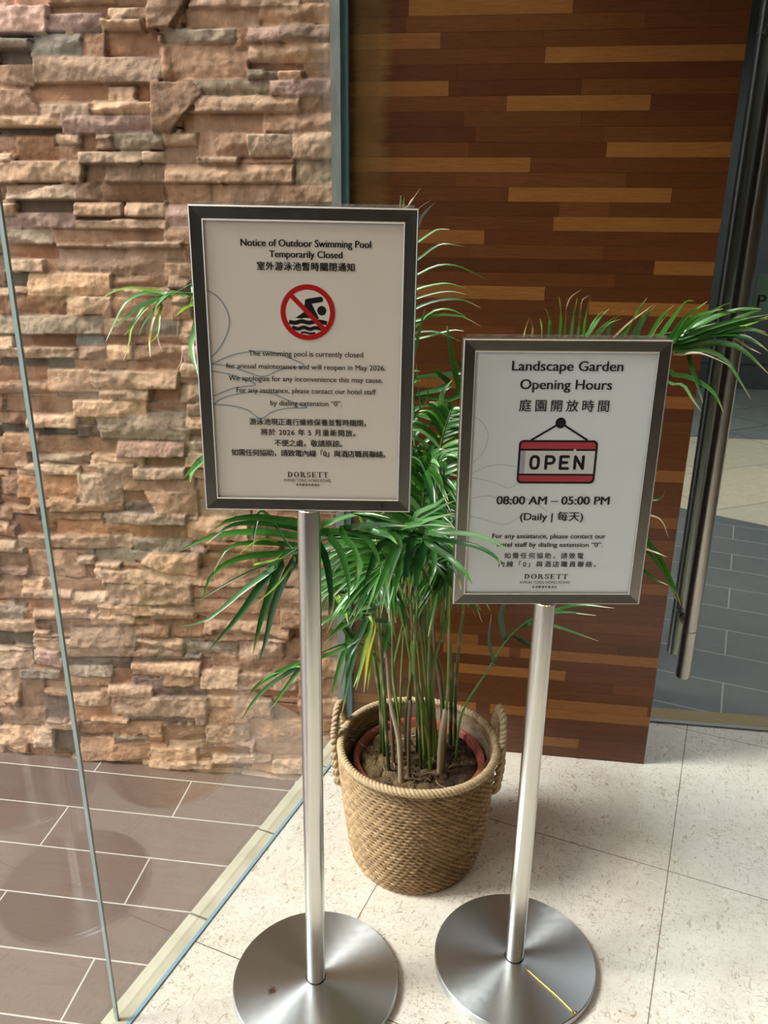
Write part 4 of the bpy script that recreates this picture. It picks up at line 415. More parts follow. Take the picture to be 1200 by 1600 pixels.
M_pot = mat('terracotta_plastic', S(178, 96, 82), 0.42); _k = N(M_pot)
_k.col(_k.ramp(_k.noise(_k.tex('Object'), 16, 5), (0.3, S(160, 82, 70)), (0.7, S(190, 108, 92))))
M_soil = mat('dry_soil', S(96, 74, 50), 0.95); _k = N(M_soil)
_k.col(_k.mix(1.0, _k.attr(), _k.ramp(_k.noise(_k.tex('Object'), 90, 6, .7), (0.3, K(0.45)), (0.7, K(1.15))), 'MULTIPLY'))
_k.bump(_k.noise(_k.tex('Object'), 140, 5, .7), 0.8, 0.006)
M_film = bpy.data.materials.new('clear_plastic_film'); M_film.use_nodes = True
_k = N(M_film); _k.b.inputs['Roughness'].default_value = 0.12; _k.b.inputs['Base Color'].default_value = S(214, 206, 198)
_tr = _k.n('BsdfTransparent'); _mx = _k.n('MixShader'); _mx.inputs[0].default_value = 0.28
_k.l(_tr.outputs[0], _mx.inputs[1]); _k.l(_k.b.outputs[0], _mx.inputs[2])
_k.l(_mx.outputs[0], [x for x in _k.t.nodes if x.type == 'OUTPUT_MATERIAL'][0].inputs[0])
_k.bump(_k.noise(_k.tex('Object'), 60, 3), 0.6, 0.006)
M_twine = mat('black_twine', S(26, 24, 24), 0.4)
M_root = mat('pale_root', S(150, 128, 100), 0.7)
M_gold = mat('gold_streak', S(214, 168, 84), 0.25, 1.0)
M_plate = mat('green_sign_plate', S(122, 158, 146), 0.3)
# ================================================================ SETTING
# interior marble floor, its own axes follow the tile grid
v0, v1 = -4.6, 3.2
fl = MB()
# corners in tile-grid axes (object is rotated so local x,y = u,v)
def loc_uv(x, y): return (x*GU.x+y*GU.y, x*GV.x+y*GV.y)
cor = [(-0.922, -4.2), (-0.922, 1.93), loc_uv(-0.36, 2.10), loc_uv(0.45, 2.10), loc_uv(0.45, 2.318), loc_uv(3.0, 2.318), loc_uv(3.0, -3.6), ]
fl.prism(cor, -0.16, 0.0)
o = structure(fl.build('floor', M_marble)); o.rotation_euler = (0, 0, -GA)
# deck outside the glass, one step lower
d = MB()
a, b = G(-0.972, 2.1), G(-0.972, -4.6)
d.prism([(-5.5, 2.3), (-5.5, -5.0), (b.x, b.y), (G(-0.972, 1.95).x, G(-0.972, 1.95).y), (-0.40, 2.3)], -0.24, -0.165)
structure(d.build('floor_deck', M_deck))
# kerb strip under the glass, with its joints, and the blue silicone line
kb = MB(); js = [-4.2]+[0.30+0.30*k-0.045 for k in range(-12, 6)]
js = sorted(x for x in js if -4.3 < x < 1.9)+[1.93]
for p, q in zip(js[:-1], js[1:]):
    g = 0.003
    kb.prism([tuple(G(-0.972, p+g)[:2]), tuple(G(-0.924, p+g)[:2]), tuple(G(-0.924, q-g)[:2]), tuple(G(-0.972, q-g)[:2])], -0.165, 0.003, 0)
    kb.prism([tuple(G(-0.9715, q-g)[:2]), tuple(G(-0.9245, q-g)[:2]), tuple(G(-0.9245, q+g)[:2]), tuple(G(-0.9715, q+g)[:2])], -0.165, 0.0022, 1)
structure(kb.build('trim_1', [M_kerb, M_grout]))
sb = MB(); sb.prism([tuple(G(-0.9245, -4.2)[:2]), tuple(G(-0.9165, -4.2)[:2]), tuple(G(-0.9165, 1.92)[:2]), tuple(G(-0.9245, 1.92)[:2])], -0.01, 0.0035)
structure(sb.build('trim_2', M_sealblue))
# frameless glass wall: two panes and the clear joint between them
def pane(name, va, vb):
    e_ = empty(name, G(-0.946, va, 0.0)); structure(e_)
    p = MB(); o0 = Vector(e_.location)
    L = lambda u, v: tuple((G(u, v)-o0)[:2])
    p.prism([L(-0.950, va), L(-0.942, va), L(-0.942, vb), L(-0.950, vb)], 0.0035, 2.72)
    ob = p.build('glass_pane', [M_glass, M_edge], e_)
    for f in ob.data.polygons:
        n = f.normal
        if abs(n.dot(GV)) > 0.5: f.material_index = 1
    return e_
VJ = 0.876
pane('window_1', VJ+0.0022, 1.905)
pane('window_2', -0.8, VJ-0.0022)
ws_ = MB(); ws_.prism([tuple(G(-1.03, -4.6)[:2]), tuple(G(-0.90, -4.6)[:2]), tuple(G(-0.90, -0.8)[:2]), tuple(G(-1.03, -0.8)[:2])], -0.2, 2.75); structure(ws_.build('added_light_blocker_left', M_plaster))  # unseen solid slab added to narrow the daylight opening
jn = MB(); jn.prism([tuple(G(-0.9498, VJ-0.0020)[:2]), tuple(G(-0.9422, VJ-0.0020)[:2]), tuple(G(-0.9422, VJ+0.0020)[:2]), tuple(G(-0.9498, VJ+0.0020)[:2])], 0.003, 2.72)
structure(jn.build('trim_3', M_seal))
# ---------------------------------------------------------------- ledgestone wall (one cladding surface)
def stone_wall():
    X0, X1, Z0, Z1 = -3.3, -0.404, -0.20, 3.0
    step = 0.0042
    xs = np.arange(X0, X1+1e-6, step); zs = np.arange(Z0, Z1, step)
    nx, nz = len(xs), len(zs); shp = (nx, nz)
    wx = fbm(shp, 14, 3, 0.6, 1)*0.0020; wz = fbm(shp, 14, 3, 0.6, 2)*0.0018
    X = xs[:, None]+wx; Z = zs[None, :]+wz
    H = np.full(shp, 0.002); C = np.zeros(shp+(3,)); C[:] = S(70, 58, 48)[:3]
    tint = {'l': (207, 168, 135), 't': (185, 143, 111), 'o': (162, 118, 86), 'p': (188, 150, 132), 'g': (168, 147, 124), 'h': (134, 122, 108), 'd': (104, 84, 68), 'q': (124, 100, 88)}
    fine = fbm(shp, 7, 3, 0.75, 3); rid = 1-np.abs(fbm(shp, (20, 13), 5, 0.6, 4))*2.2; mid = fbm(shp, 30, 3, 0.5, 5); mot = fbm(shp, 12, 4, 0.6, 6)
    rr = np.random.default_rng(21)
    def lay(poly, dep, col, grow=0.0):
        P = np.array(poly).reshape(-1, 2); P = P+np.sign(P-P.mean(0))*grow; lo = P.min(0)-0.006; hi = P.max(0)+0.006
        i0, i1 = np.searchsorted(xs, [lo[0], hi[0]]); j0, j1 = np.searchsorted(zs, [lo[1], hi[1]])
        if i1-i0 < 2 or j1-j0 < 2: return
        sl = (slice(i0, i1), slice(j0, j1)); x = X[sl]; z = Z[sl]
        A = 0.5*np.sum(P[:, 0]*np.roll(P[:, 1], -1)-np.roll(P[:, 0], -1)*P[:, 1]); sg = 1 if A > 0 else -1
        sd = np.full(x.shape, 9.0); Q = np.roll(P, -1, 0)
        for p, q in zip(P, Q):
            ev = q-p; L = np.hypot(*ev)+1e-9
            sd = np.minimum(sd, sg*(ev[0]*(z-p[1])-ev[1]*(x-p[0]))/L)
        inside = sd > 0.0004
        c = P.mean(0); ext = np.maximum(hi-lo, 0.03)
        u = (x-c[0])/ext[0]*2; v = (z-c[1])/ext[1]*2
        big = dep > 0.45
        f = np.full(x.shape, 0.0035)
        for _ in range(4 if big else 2):
            g = rr.normal(0, 1, 2); off = rr.uniform(0.002, 0.010)
            f = np.minimum(f, off+(g[0]*u*0.010+g[1]*v*0.011))
        f = np.clip(f, -0.014, 0.004)
        rough = (0.0052 if col in 'lpg' else 0.0032)*(1.0 if big else 0.55)
        h = dep*0.046+f*(0.9 if big else 0.4)+rough*fine[sl]+0.0048*(rid[sl]-0.6)*(1 if big else 0.4)+0.004*mid[sl]
        r = np.clip(sd/0.0035, 0, 1); h = h-(1-r)**2*0.0034
        cur = H[sl]; H[sl] = np.where(inside, np.maximum(h, 0.001), cur)
        jl = 1+rr.normal(0, 0.07); jw = rr.normal(0, 0.018)
        base = np.array(S(*[min(255, max(0, t_*jl*(1+jw*s_))) for t_, s_ in zip(tint[col], (1, 0, -1.3))])[:3])
        colr = base*(1+0.22*mot[sl][..., None]+0.14*fine[sl][..., None]); edge = np.clip(sd/0.003, 0.55, 1)[..., None]
        C[sl] = np.where(inside[..., None], np.clip(colr*edge, 0.01, 1), C[sl])
    # background courses: random split panels over the whole wall
    def split(x0, z0, x1, z1, lvl):
        w_, h_ = x1-x0, z1-z0
        if lvl <= 0 or (h_ < 0.075 and w_ < 0.34):
            lay([x0, z0, x1, z0, x1, z1, x0, z1], rr.uniform(0.15, 0.8), rr.choice(list('lttootpl'))); return
        if h_ > 0.06 and (rr.random() < 0.65 or w_ < 0.2):
            m_ = z0+h_*rr.uniform(0.35, 0.65); split(x0, z0, x1, m_, lvl-1); split(x0, m_, x1, z1, lvl-1)
        elif w_ > 0.2:
            m_ = x0+w_*rr.uniform(0.3, 0.7); split(x0, z0, m_, z1, lvl-1); split(m_, z0, x1, z1, lvl-1)
        else: lay([x0, z0, x1, z0, x1, z1, x0, z1], rr.uniform(0.15, 0.8), rr.choice(list('lttootpl')))
    z = Z0
    while z < Z1:
        x = X0-rr.uniform(0, 0.3)
        while x < X1:
            w_ = rr.uniform(0.3, 0.55); split(x, z, min(x+w_, X1), z+0.128, 4); x += w_
        z += 0.128
    for P, dep, col in sorted(STONES, key=lambda q: q[1]): lay(P, dep, col, 0.0022)
    V = np.zeros(shp+(3,)); V[..., 0] = xs[:, None]; V[..., 2] = zs[None, :]; V[..., 1] = 2.098-H
    return grid_obj('wall_left', V, M_stone, None, True, False, C)
structure(stone_wall())
sw = MB().box(-3.3, -0.404, 2.098, 2.35, -0.24, 3.0); structure(sw.build('wall_left_core', M_mortar))
# grey pointing and the teal glass edge where stone, glass and wood meet
ob = MB().box(-0.404, -0.381, 2.055, 2.12, -0.16, 2.75).build('trim_4', M_mortar); structure(ob)
ob = MB().box(-0.381, -0.366, 2.07, 2.12, 0.0, 2.75).build('trim_5', M_teal); structure(ob)
# ---------------------------------------------------------------- laminated wood panel
def wood_wall():
    x0, x1, yf = -0.366, 0.5095, 2.092
    mb = MB(); rr = random.Random(5)
    lights = {}
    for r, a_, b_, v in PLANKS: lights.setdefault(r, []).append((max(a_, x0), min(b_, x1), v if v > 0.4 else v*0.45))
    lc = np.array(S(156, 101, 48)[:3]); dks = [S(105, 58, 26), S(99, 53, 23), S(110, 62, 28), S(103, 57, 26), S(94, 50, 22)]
    for r in range(-1, 86):
        z0 = 0.0027+r*0.0324; z1 = z0+0.0324
        if r == -1: z0 = 0.0
        segs = []
        L = sorted(q for q in lights.get(r, []) if q[1]-q[0] > 0.01)
        if r > 61 and rr.random() < 0.35:
            s_ = rr.uniform(x0, 0.2); L = [(s_, min(x1, s_+rr.uniform(0.25, 0.45)), 1)]
        cur = x0
        def darks(a_, b_):
            p = a_
            while p < b_-1e-4:
                q = min(b_, p+rr.uniform(0.22, 0.7))
                if b_-q < 0.06: q = b_
                segs.append((p, q, np.array(rr.choice(dks)[:3])*rr.uniform(0.9, 1.1))); p = q
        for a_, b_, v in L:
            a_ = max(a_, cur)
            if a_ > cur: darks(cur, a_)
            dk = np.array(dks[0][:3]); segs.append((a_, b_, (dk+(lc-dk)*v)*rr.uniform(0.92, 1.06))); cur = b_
        if cur < x1: darks(cur, x1)
        for a_, b_, c in segs:
            g = 0.00025
            mb.add([(a_+g, yf, z0+g), (b_-g, yf, z0+g), (b_-g, yf, z1-g), (a_+g, yf, z1-g)], [(0, 1, 2, 3)], [tuple(c)]*4)
    dk = S(50, 28, 16)[:3]
    mb.box(x0, x1, yf+0.0006, 2.30, 0.0, 2.78, 0, dk)
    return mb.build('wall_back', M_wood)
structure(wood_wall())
# ---------------------------------------------------------------- glass door, handle, threshold
dr = empty('door_1', (0.47, 2.322, 0.0)); structure(dr)
p = MB().box(0.0, 1.25, -0.005, 0.005, 0.008, 2.72); p.build('glass_pane', M_doorglass, dr)
def bar(name, x, y, z0, z1):
    r = 0.021
    t = MB().tube([(x, y, z0), (x, y, z0+0.003), (x, y, z0+0.004), (x, y, z1-0.004), (x, y, z1-0.003), (x, y, z1)], [r-0.004, r-0.0008, r, r, r-0.0008, r-0.004], 32)
    ob_ = t.build(name, M_handle, dr, True); shade_auto(ob_); return ob_
hx = 0.625-0.47
for nm, yy, zb in (('handle_bar', -0.075, 0.215), ('handle_bar', 0.072, 0.215)):
    hb = bar(nm, hx, yy, zb, 2.25)
    for zc in (0.375, 1.955):
        sgn = 1 if yy < 0 else -1
        ring = MB().tube([(hx, yy, zc-0.002), (hx, yy, zc+0.002)], 0.0216, 32); ring.build('joint_ring', M_handle, hb, True)
        q = MB().tube([(hx, yy+sgn*0.015, zc), (hx, sgn*-0.005, zc)], 0.010, 20)
        q.tube([(hx, sgn*-0.012, zc), (hx, sgn*-0.0052, zc)], 0.016, 20)
        shade_auto(q.build('handle_mount', M_handle, hb))
ob = MB().box(0.51, 3.0, 2.330, 2.398, -0.05, 0.004).build('trim_6', M_brass); structure(ob)
ob = MB().box(0.45, 3.0, 2.316, 2.330, -0.05, 0.006).build('trim_7', M_alu); structure(ob)
# floor and wall seen through the door, and unseen light blockers beyond
ob = MB().prism([(0.0, 2.398), (4.5, 2.398), (4.5, 0.0), (4.5, 2.398)][:2]+[(4.5, 0.9), (4.5, 0.9)][:0]+[(4.5, 2.6), (0.0, 5.05)], -0.06, 0.0).build('floor_slate', M_slate); structure(ob)
ob = MB().prism([(0.0, 5.05), (4.5, 2.6), (7.0, 2.6), (7.0, 6.1), (0.0, 6.1)], -0.06, 0.0).build('floor_paving', M_paving); structure(ob)
ob = MB().prism([(0.0, 6.1), (7.0, 6.1), (7.0, 8.2), (0.0, 8.2)], -0.06, 0.0).build('floor_paving_grey', M_grey_paving); structure(ob)
ob = MB().box(0.0, 7.0, 8.2, 8.4, -0.06, 5.0).build('wall_far', M_dark); structure(ob)
ob = MB().box(0.0, 7.0, 8.05, 8.2, -0.06, 0.22).build('baseboard_far', M_dark); structure(ob)
ob = MB().box(0.0, 7.0, 6.3, 8.4, 3.0, 3.1).build('added_shade_canopy', M_dark); structure(ob)  # unseen canopy added only to darken the far wall
ob = MB().box(7.0, 7.15, 2.45, 8.4, -0.06, 4.2).build('added_sky_blocker', M_dark); structure(ob)  # unseen dark slab added to keep open sky out of the glass reflection
ob = MB().box(-0.2, 0.0, 2.40, 8.4, -0.06, 5.0).build('wall_passage', M_dark); structure(ob)
# rest of the room
ob = MB().box(1.72, 3.0, 2.33, 2.45, -0.05, 2.75).build('wall_right_front', M_dim); structure(ob)
ob = MB().box(3.0, 3.12, -3.6, 2.45, -0.16, 2.75).build('wall_right', M_dim); structure(ob)
ob = MB().box(-2.2, 3.12, -3.72, -3.6, -0.16, 2.75).build('wall_front', M_plaster); structure(ob)
cl = MB(); gA, gB = G(-0.98, 1.95), G(-0.98, -4.3)
cl.prism([(gA.x, 2.5), (gA.x, gA.y), (gB.x, gB.y), (3.12, gB.y), (3.12, 2.5)], 2.72, 2.85); structure(cl.build('ceiling', M_ceil))
# warm recessed ceiling downlights
for k_, (lx, ly) in enumerate(((-0.35, 0.55), (0.55, 0.45), (1.4, 0.9))):
    ld = bpy.data.lights.new('downlight', 'AREA'); ld.shape = 'DISK'; ld.size = 0.11; ld.energy = DOWN; ld.color = (1.0, 0.66, 0.34); ld.spread = math.radians(110)
    lo = bpy.data.objects.new('downlight', ld); lo.location = (lx, ly, 2.712); COL.objects.link(lo)
# sign plate on the door glass
pl = empty('sign_plate', (0.674, 2.3135, 1.285)); tag(pl, 'pale green sign plate with black lettering on the door glass', 'sign')
MB().box(0.0, 0.16, -0.0025, 0.0025, 0.0, 0.102).build('plate', M_plate, pl)
# ================================================================ LETTERING
def text_mesh(body, space=1.0):
    c = bpy.data.curves.new('t', 'FONT'); c.body = body; c.size = 1.0; c.space_character = space; c.resolution_u = 4
    o_ = bpy.data.objects.new('t', c); COL.objects.link(o_)
    dg = bpy.context.evaluated_depsgraph_get(); dg.update()
    me = bpy.data.meshes.new_from_object(o_.evaluated_get(dg))
    vs = [(v.co.x, v.co.y) for v in me.vertices]; fs = [tuple(f.vertices) for f in me.polygons]
    bpy.data.objects.remove(o_); bpy.data.curves.remove(c); bpy.data.meshes.remove(me)
    return vs, fs
def ext(vs):
    x = [v[0] for v in vs]; y = [v[1] for v in vs]; return min(x), max(x), min(y), max(y)
CAP = ext(text_mesh('H')[0])[3]
_c = ext(text_mesh('國')[0]); CJKH, CJKB = _c[3]-_c[2], _c[2]
def put_text(mb, body, u0, u1, vb, cap, bold, mi, cjk, yl):
    if cjk == 2: return serif_word(mb, body, u0, u1, vb, cap, mi, yl)
    if cjk == 1:
        s_ = cap/CJKH
        a_ = ext(text_mesh(body, 1.0)[0]); b_ = ext(text_mesh(body, 1.2)[0])
        want = (u1-u0)/s_; wa, wb = a_[1]-a_[0], b_[1]-b_[0]
        sp = 1.0+0.2*(want-wa)/max(1e-6, wb-wa); sp = min(1.9, max(0.75, sp))
        vs, fs = text_mesh(body, sp); sy = s_; y0 = CJKB
    else:
        vs, fs = text_mesh(body); sy = 1.08*cap/CAP; y0 = 0.0
        e0 = ext(vs); r = (u1-u0)/(e0[1]-e0[0])/sy
        if not 0.8 < r < 1.16:
            b_ = ext(text_mesh(body, 1.2)[0]); wa, wb = e0[1]-e0[0], b_[1]-b_[0]
            tgt = (u1-u0)/(sy*(1.1 if r > 1 else 0.9)); sp = 1.0+0.2*(tgt-wa)/(wb-wa); vs, fs = text_mesh(body, sp)
    e1 = ext(vs); sx = (u1-u0)/(e1[1]-e1[0])
    d = {0: 0.020, 1: 0.040, 2: 0.058}[bold]*sy; vb -= 0.0004
    offs = [(-d/2, 0), (0, 0), (d/2, 0)] + ([(0, d*0.3), (0, -d*0.3)] if cjk else [])
    for n_, (dx, dy) in enumerate(offs):
        mb.add([(u0+(x-e1[0])*sx+dx, yl-0.00003*n_, vb+(y-y0)*sy+dy) for x, y in vs], fs, None, mi)
def poly(mb, pts, mi, yl):
    mb.add([(u, yl, v) for u, v in pts], [tuple(range(len(pts)))], None, mi)
def ribbon(mb, pts, w, mi, yl, n=None, closed=False, smooth=True):
    P = [Vector((u, v, 0)) for u, v in pts]
    if smooth: P = catmull(P, n or len(P)*6)
    vs = []; m_ = len(P)
    for k in range(m_):
        t = (P[min(k+1, m_-1)]-P[max(k-1, 0)])
        t = t.normalized() if t.length > 1e-9 else Vector((1, 0, 0))
        nn = Vector((-t.y, t.x, 0))*w/2
        vs += [(P[k].x+nn.x, yl, P[k].y+nn.y), (P[k].x-nn.x, yl, P[k].y-nn.y)]
    mb.add(vs, [(2*k, 2*k+1, 2*k+3, 2*k+2) for k in range(m_-1)], None, mi)
def disc(mb, c, rx, rz, mi, yl, n=48):
    poly(mb, [(c[0]+rx*math.cos(2*math.pi*k/n), c[1]+rz*math.sin(2*math.pi*k/n)) for k in range(n)], mi, yl)
def ring(mb, c, ro, ri, mi, yl, n=72, a0=0.0, a1=2*math.pi):
    vs = []
    for k in range(n+1):
        a = a0+(a1-a0)*k/n
        vs += [(c[0]+ro[0]*math.cos(a), yl, c[1]+ro[1]*math.sin(a)), (c[0]+ri[0]*math.cos(a), yl, c[1]+ri[1]*math.sin(a))]
    mb.add(vs, [(2*k, 2*k+1, 2*k+3, 2*k+2) for k in range(n)], None, mi)
def serif_word(mb, word, u0, u1, vb, cap, mi, yl):
    """bold roman capitals with thin bracketless serifs, on a unit cap height"""
    def rect(a, b, c, d): return ('r', a, b, c, d)
    st, th, sf = 0.20, 0.075, 0.07
    def stem(x): return [rect(x, x+st, 0, 1), rect(x-0.09, x+st+0.09, 0, sf), rect(x-0.09, x+st+0.09, 1-sf, 1)]
    gl = {'D': (0.95, stem(0.1)+[('b', 0.30, 0.5, 0.58, 0.5, 0.36, 0.42, -90, 90), rect(0.25, 0.32, 0, 0.08), rect(0.25, 0.32, 0.92, 1)]),
          'O': (0.98, [('b', 0.48, 0.5, 0.46, 0.51, 0.25, 0.43, 0, 360)]),
          'R': (0.98, stem(0.1)+[('b', 0.32, 0.745, 0.38, 0.255, 0.18, 0.18, -90, 90), ('p', [(0.40, 0.50), (0.60, 0.52), (0.92, 0.0), (0.68, 0.0)]), rect(0.62, 1.0, 0, sf)]),
          'S': (0.72, [('b', 0.36, 0.735, 0.31, 0.265, 0.12, 0.18, 20, 270), ('b', 0.36, 0.265, 0.33, 0.265, 0.14, 0.18, -160, 90), rect(0.60, 0.665, 0.68, 0.99), rect(0.03, 0.095, 0.02, 0.32)]),
          'E': (0.84, stem(0.1)+[rect(0.2, 0.76, 0, th), rect(0.2, 0.72, 1-th, 1), rect(0.2, 0.56, 0.47, 0.47+th), rect(0.70, 0.77, 0, 0.26), rect(0.66, 0.73, 0.76, 1), rect(0.52, 0.58, 0.36, 0.65)]),
          'T': (0.88, [rect(0.34, 0.54, 0, 1), rect(0.24, 0.64, 0, sf), rect(0.02, 0.86, 1-th, 1), rect(0.02, 0.09, 0.72, 1), rect(0.79, 0.86, 0.72, 1)])}
    gap = 0.16; tot = sum(gl[c][0] for c in word)+gap*(len(word)-1); sx = (u1-u0)/tot; x = 0
    for c in word:
        for k, q in enumerate(gl[c][1]):
            y_ = yl-0.000004*k
            if q[0] == 'r': poly(mb, [(u0+(x+a_)*sx, vb+b_*cap) for a_, b_ in ((q[1], q[3]), (q[2], q[3]), (q[2], q[4]), (q[1], q[4]))], mi, y_)
            elif q[0] == 'p': poly(mb, [(u0+(x+a_)*sx, vb+b_*cap) for a_, b_ in q[1]], mi, y_)
            else: ring(mb, (u0+(x+q[1])*sx, vb+q[2]*cap), (q[3]*sx, q[4]*cap), (q[5]*sx, q[6]*cap), mi, y_, 28, math.radians(q[7]), math.radians(q[8]))
        x += gl[c][0]+gap
INKS = [M_black, M_ink, M_logo, M_pale]
# letters of the plate on the door
mbp = MB(); put_text(mbp, 'Pool', 0.010, 0.125, 0.022, 0.028, 1, 0, 0, -0.0028)
mbp.build('lettering', [M_black], pl)

# ================================================================ SIGN STANDS
FW, FH, RW = 0.336, 0.470, 0.0215
def sign_stand(key, label, base, yaw, zb, lean, paper_m):
    root = empty('sign_stand', (base[0], base[1], 0.0), yaw); tag(root, label, 'sign stand', 'floor-standing poster signs')
    xf = Matrix.Rotation(math.radians(lean), 4, 'Y')
    # weighted base
    r = 0.1725
    m = MB().lathe([(0.0, 0.0), (r-0.004, 0.0), (r, 0.002), (r, 0.0165), (r-0.0008, 0.0178), (r-0.002, 0.0185), (0.06, 0.0187), (0.0, 0.0188)], 128)
    shade_auto(m.build('base', M_base2 if key == 'L' else M_base, root), 30)
    # pole with a dark gap ring at its foot
    m = MB().lathe([(0.0, zb+0.0), (0.0170, zb+0.0), (0.0180, zb+0.001), (0.0195, zb-0.0005), (0.0195, 0.0195), (0.0188, 0.0188), (0.0, 0.0188)][::-1], 48)
    shade_auto(m.build('pole', M_pole, root, True, xf), 40)
    m = MB().lathe([(0.0188, 0.0187), (0.0212, 0.0187), (0.0212, 0.0194), (0.0188, 0.0194)], 48)
    m.build('foot_gasket', M_twine, root, True)
    # four mitred snap-frame rails
    prof = [(0.0, 0.010), (0.0, -0.0100), (0.0007, -0.0114), (0.0016, -0.0121), (0.0024, -0.0117), (0.0190, -0.0101), (0.0197, -0.0108), (0.0206, -0.0111), (0.0213, -0.0106), (0.0215, -0.0098), (0.0215, 0.010)]
    def rail(name, A, B, inward):
        A, B, I = Vector(A), Vector(B), Vector(inward); D = (B-A).normalized(); vs = []
        for end, sg in ((A, 1), (B, -1)):
            for d_, y in prof: q = end+I*d_+D*d_*sg; vs.append((q.x, y, q.y))
        n = len(prof); fs = [(k, (k+1) % n, n+(k+1) % n, n+k) for k in range(n)]+[tuple(range(n-1, -1, -1)), tuple(range(n, 2*n))]
        mb = MB().add(vs, fs); mb.fm = [1 if k in (1, 2, 3, 5, 6, 7, 8) else 0 for k in range(len(fs))]; ob_ = mb.build(name, [M_frame, M_lip], root, False, xf)
        bm_ = bmesh.new(); bm_.from_mesh(ob_.data); bmesh.ops.recalc_face_normals(bm_, faces=bm_.faces); bm_.to_mesh(ob_.data); bm_.free()
        return ob_
    h, W2 = FH, FW/2
    rail('frame_rail', (-W2, zb+h), (W2, zb+h), (0, -1)); rail('frame_rail', (W2, zb), (-W2, zb), (0, 1))
    rail('frame_rail', (-W2, zb), (-W2, zb+h), (1, 0)); rail('frame_rail', (W2, zb+h), (W2, zb), (-1, 0))
    MB().box(-W2+0.004, W2-0.004, 0.002, 0.0105, zb+0.004, zb+h-0.004).build('back_panel', M_frame, root, False, xf)
    MB().box(-W2+0.006, W2-0.006, 0.0040, 0.0055, zb+h-0.02, zb+h+0.0045).build('clear_sheet', M_film, root, False, xf)
    yp = -0.0080
    po_ = MB().box(-W2+0.016, W2-0.016, yp, 0.0019, zb+0.016, zb+h-0.016).build('poster', paper_m, root, False, xf)
    yl = yp-0.0004
    mb = MB()
    for k, body, u0, u1, vb, cap, bold, ci, cjk in TEXTS:
        if k == key: put_text(mb, body, u0, u1, zb+vb, cap, bold, ci, cjk, yl-0.0003)
    mb.build('lettering', INKS, po_, False, xf)
    mb = MB()
    for n_, (k, pts) in enumerate(FLOUR):
        if k == key: ribbon(mb, [(u, zb+v) for u, v in pts], 0.0016 if key == 'L' else 0.0009, 0, yl-0.00002*n_, len(pts)*8)
    mb.build('leaf_line_drawing', [M_blue if key == 'L' else M_faint], po_, False, xf)
    mb = MB()
    if key == 'L':
        c = (PICT['c'][0], zb+PICT['c'][1]); ro = PICT['rx']; q = lambda L: [(u, zb+v) for u, v in L]
        disc(mb, c, ro+0.0006, ro+0.0006, 2, yl)
        dx = 0.0
        poly(mb, q([PICT['body'][i] for i in (0, 1, 2, 3, 8)]), 0, yl-0.0001)
        poly(mb, q([PICT['body'][i] for i in (8, 9, 3, 4, 5, 6, 7)]), 0, yl-0.0001)
        ribbon(mb, q([(PICT['sw'][0][0]+0.003, PICT['sw'][0][1]+0.0008), PICT['sw'][2]]), 0.0082, 0, yl-0.00012, 8, smooth=False)
        disc(mb, (PICT['sw'][2][0], zb+PICT['sw'][2][1]), 0.0041, 0.0041, 0, yl-0.00013)
        disc(mb, (PICT['sw'][0][0]+0.003, zb+PICT['sw'][0][1]+0.0008), 0.0041, 0.0041, 0, yl-0.00014)
        disc(mb, (PICT['head'][0], zb+PICT['head'][1]), 0.0069, 0.0071, 0, yl-0.00015)
        ribbon(mb, q(PICT['w1']), 0.0062, 0, yl-0.00016, 48); ribbon(mb, q(PICT['w2']), 0.0056, 0, yl-0.00017, 40); ribbon(mb, q(PICT['w3']), 0.0030, 0, yl-0.00018, 24)
        ri = ro*0.815
        ring(mb, c, (ro, ro), (ri, ri), 1, yl-0.00024)
        s2 = math.sqrt(0.5); k1 = ri*1.03
        ribbon(mb, [(c[0]-k1*s2, c[1]+k1*s2), (c[0]+k1*s2, c[1]-k1*s2)], ro*0.17, 1, yl-0.00022, smooth=False)
        mb.build('no_swimming_symbol', [M_black, M_red, M_paperL], po_, False, xf)
    else:
        q = lambda p_: (p_[0], zb+p_[1])
        x0, x1 = -0.0683, 0.0645; z0, z1 = zb+0.2268, zb+0.3029; lw = 0.0036
        def rr_(x0, x1, z0, z1, r):
            L = []
            for cx, cz, a in ((x1-r, z1-r, 0), (x0+r, z1-r, 90), (x0+r, z0+r, 180), (x1-r, z0+r, 270)):
                L += [(cx+r*math.cos(math.radians(a+k*15)), cz+r*math.sin(math.radians(a+k*15))) for k in range(7)]
            return L
        ribbon(mb, [q(ICON['s1']), q(ICON['knob'])], 0.0034, 0, yl, smooth=False); ribbon(mb, [q(ICON['knob']), q(ICON['s2'])], 0.0034, 0, yl-0.00002, smooth=False)
        disc(mb, q(ICON['knob']), 0.0086, 0.0092, 0, yl-0.00006); disc(mb, q(ICON['knob']), 0.0050, 0.0055, 4, yl-0.0001)
        poly(mb, rr_(x0, x1, z0, z1, 0.008), 0, yl-0.00012)
        poly(mb, rr_(x0+lw, x1-lw, z0+lw, z1-lw, 0.0055), 1, yl-0.00016)
        zt, zl = zb+0.2861, zb+0.2428
        poly(mb, [(x0+lw*0.9, zl-0.0018), (x1-lw*0.9, zl-0.0018), (x1-lw*0.9, zt+0.0018), (x0+lw*0.9, zt+0.0018)], 0, yl-0.0002)
        poly(mb, [(x0+lw, zl+0.0016), (x1-lw, zl+0.0016), (x1-lw, zt-0.0016), (x0+lw, zt-0.0016)], 2, yl-0.00024)
        poly(mb, [(x0+lw, zl+0.0016), (x0+lw+0.0085, zl+0.0016), (x0+lw+0.0085, zt-0.0016), (x0+lw, zt-0.0016)], 3, yl-0.00028)
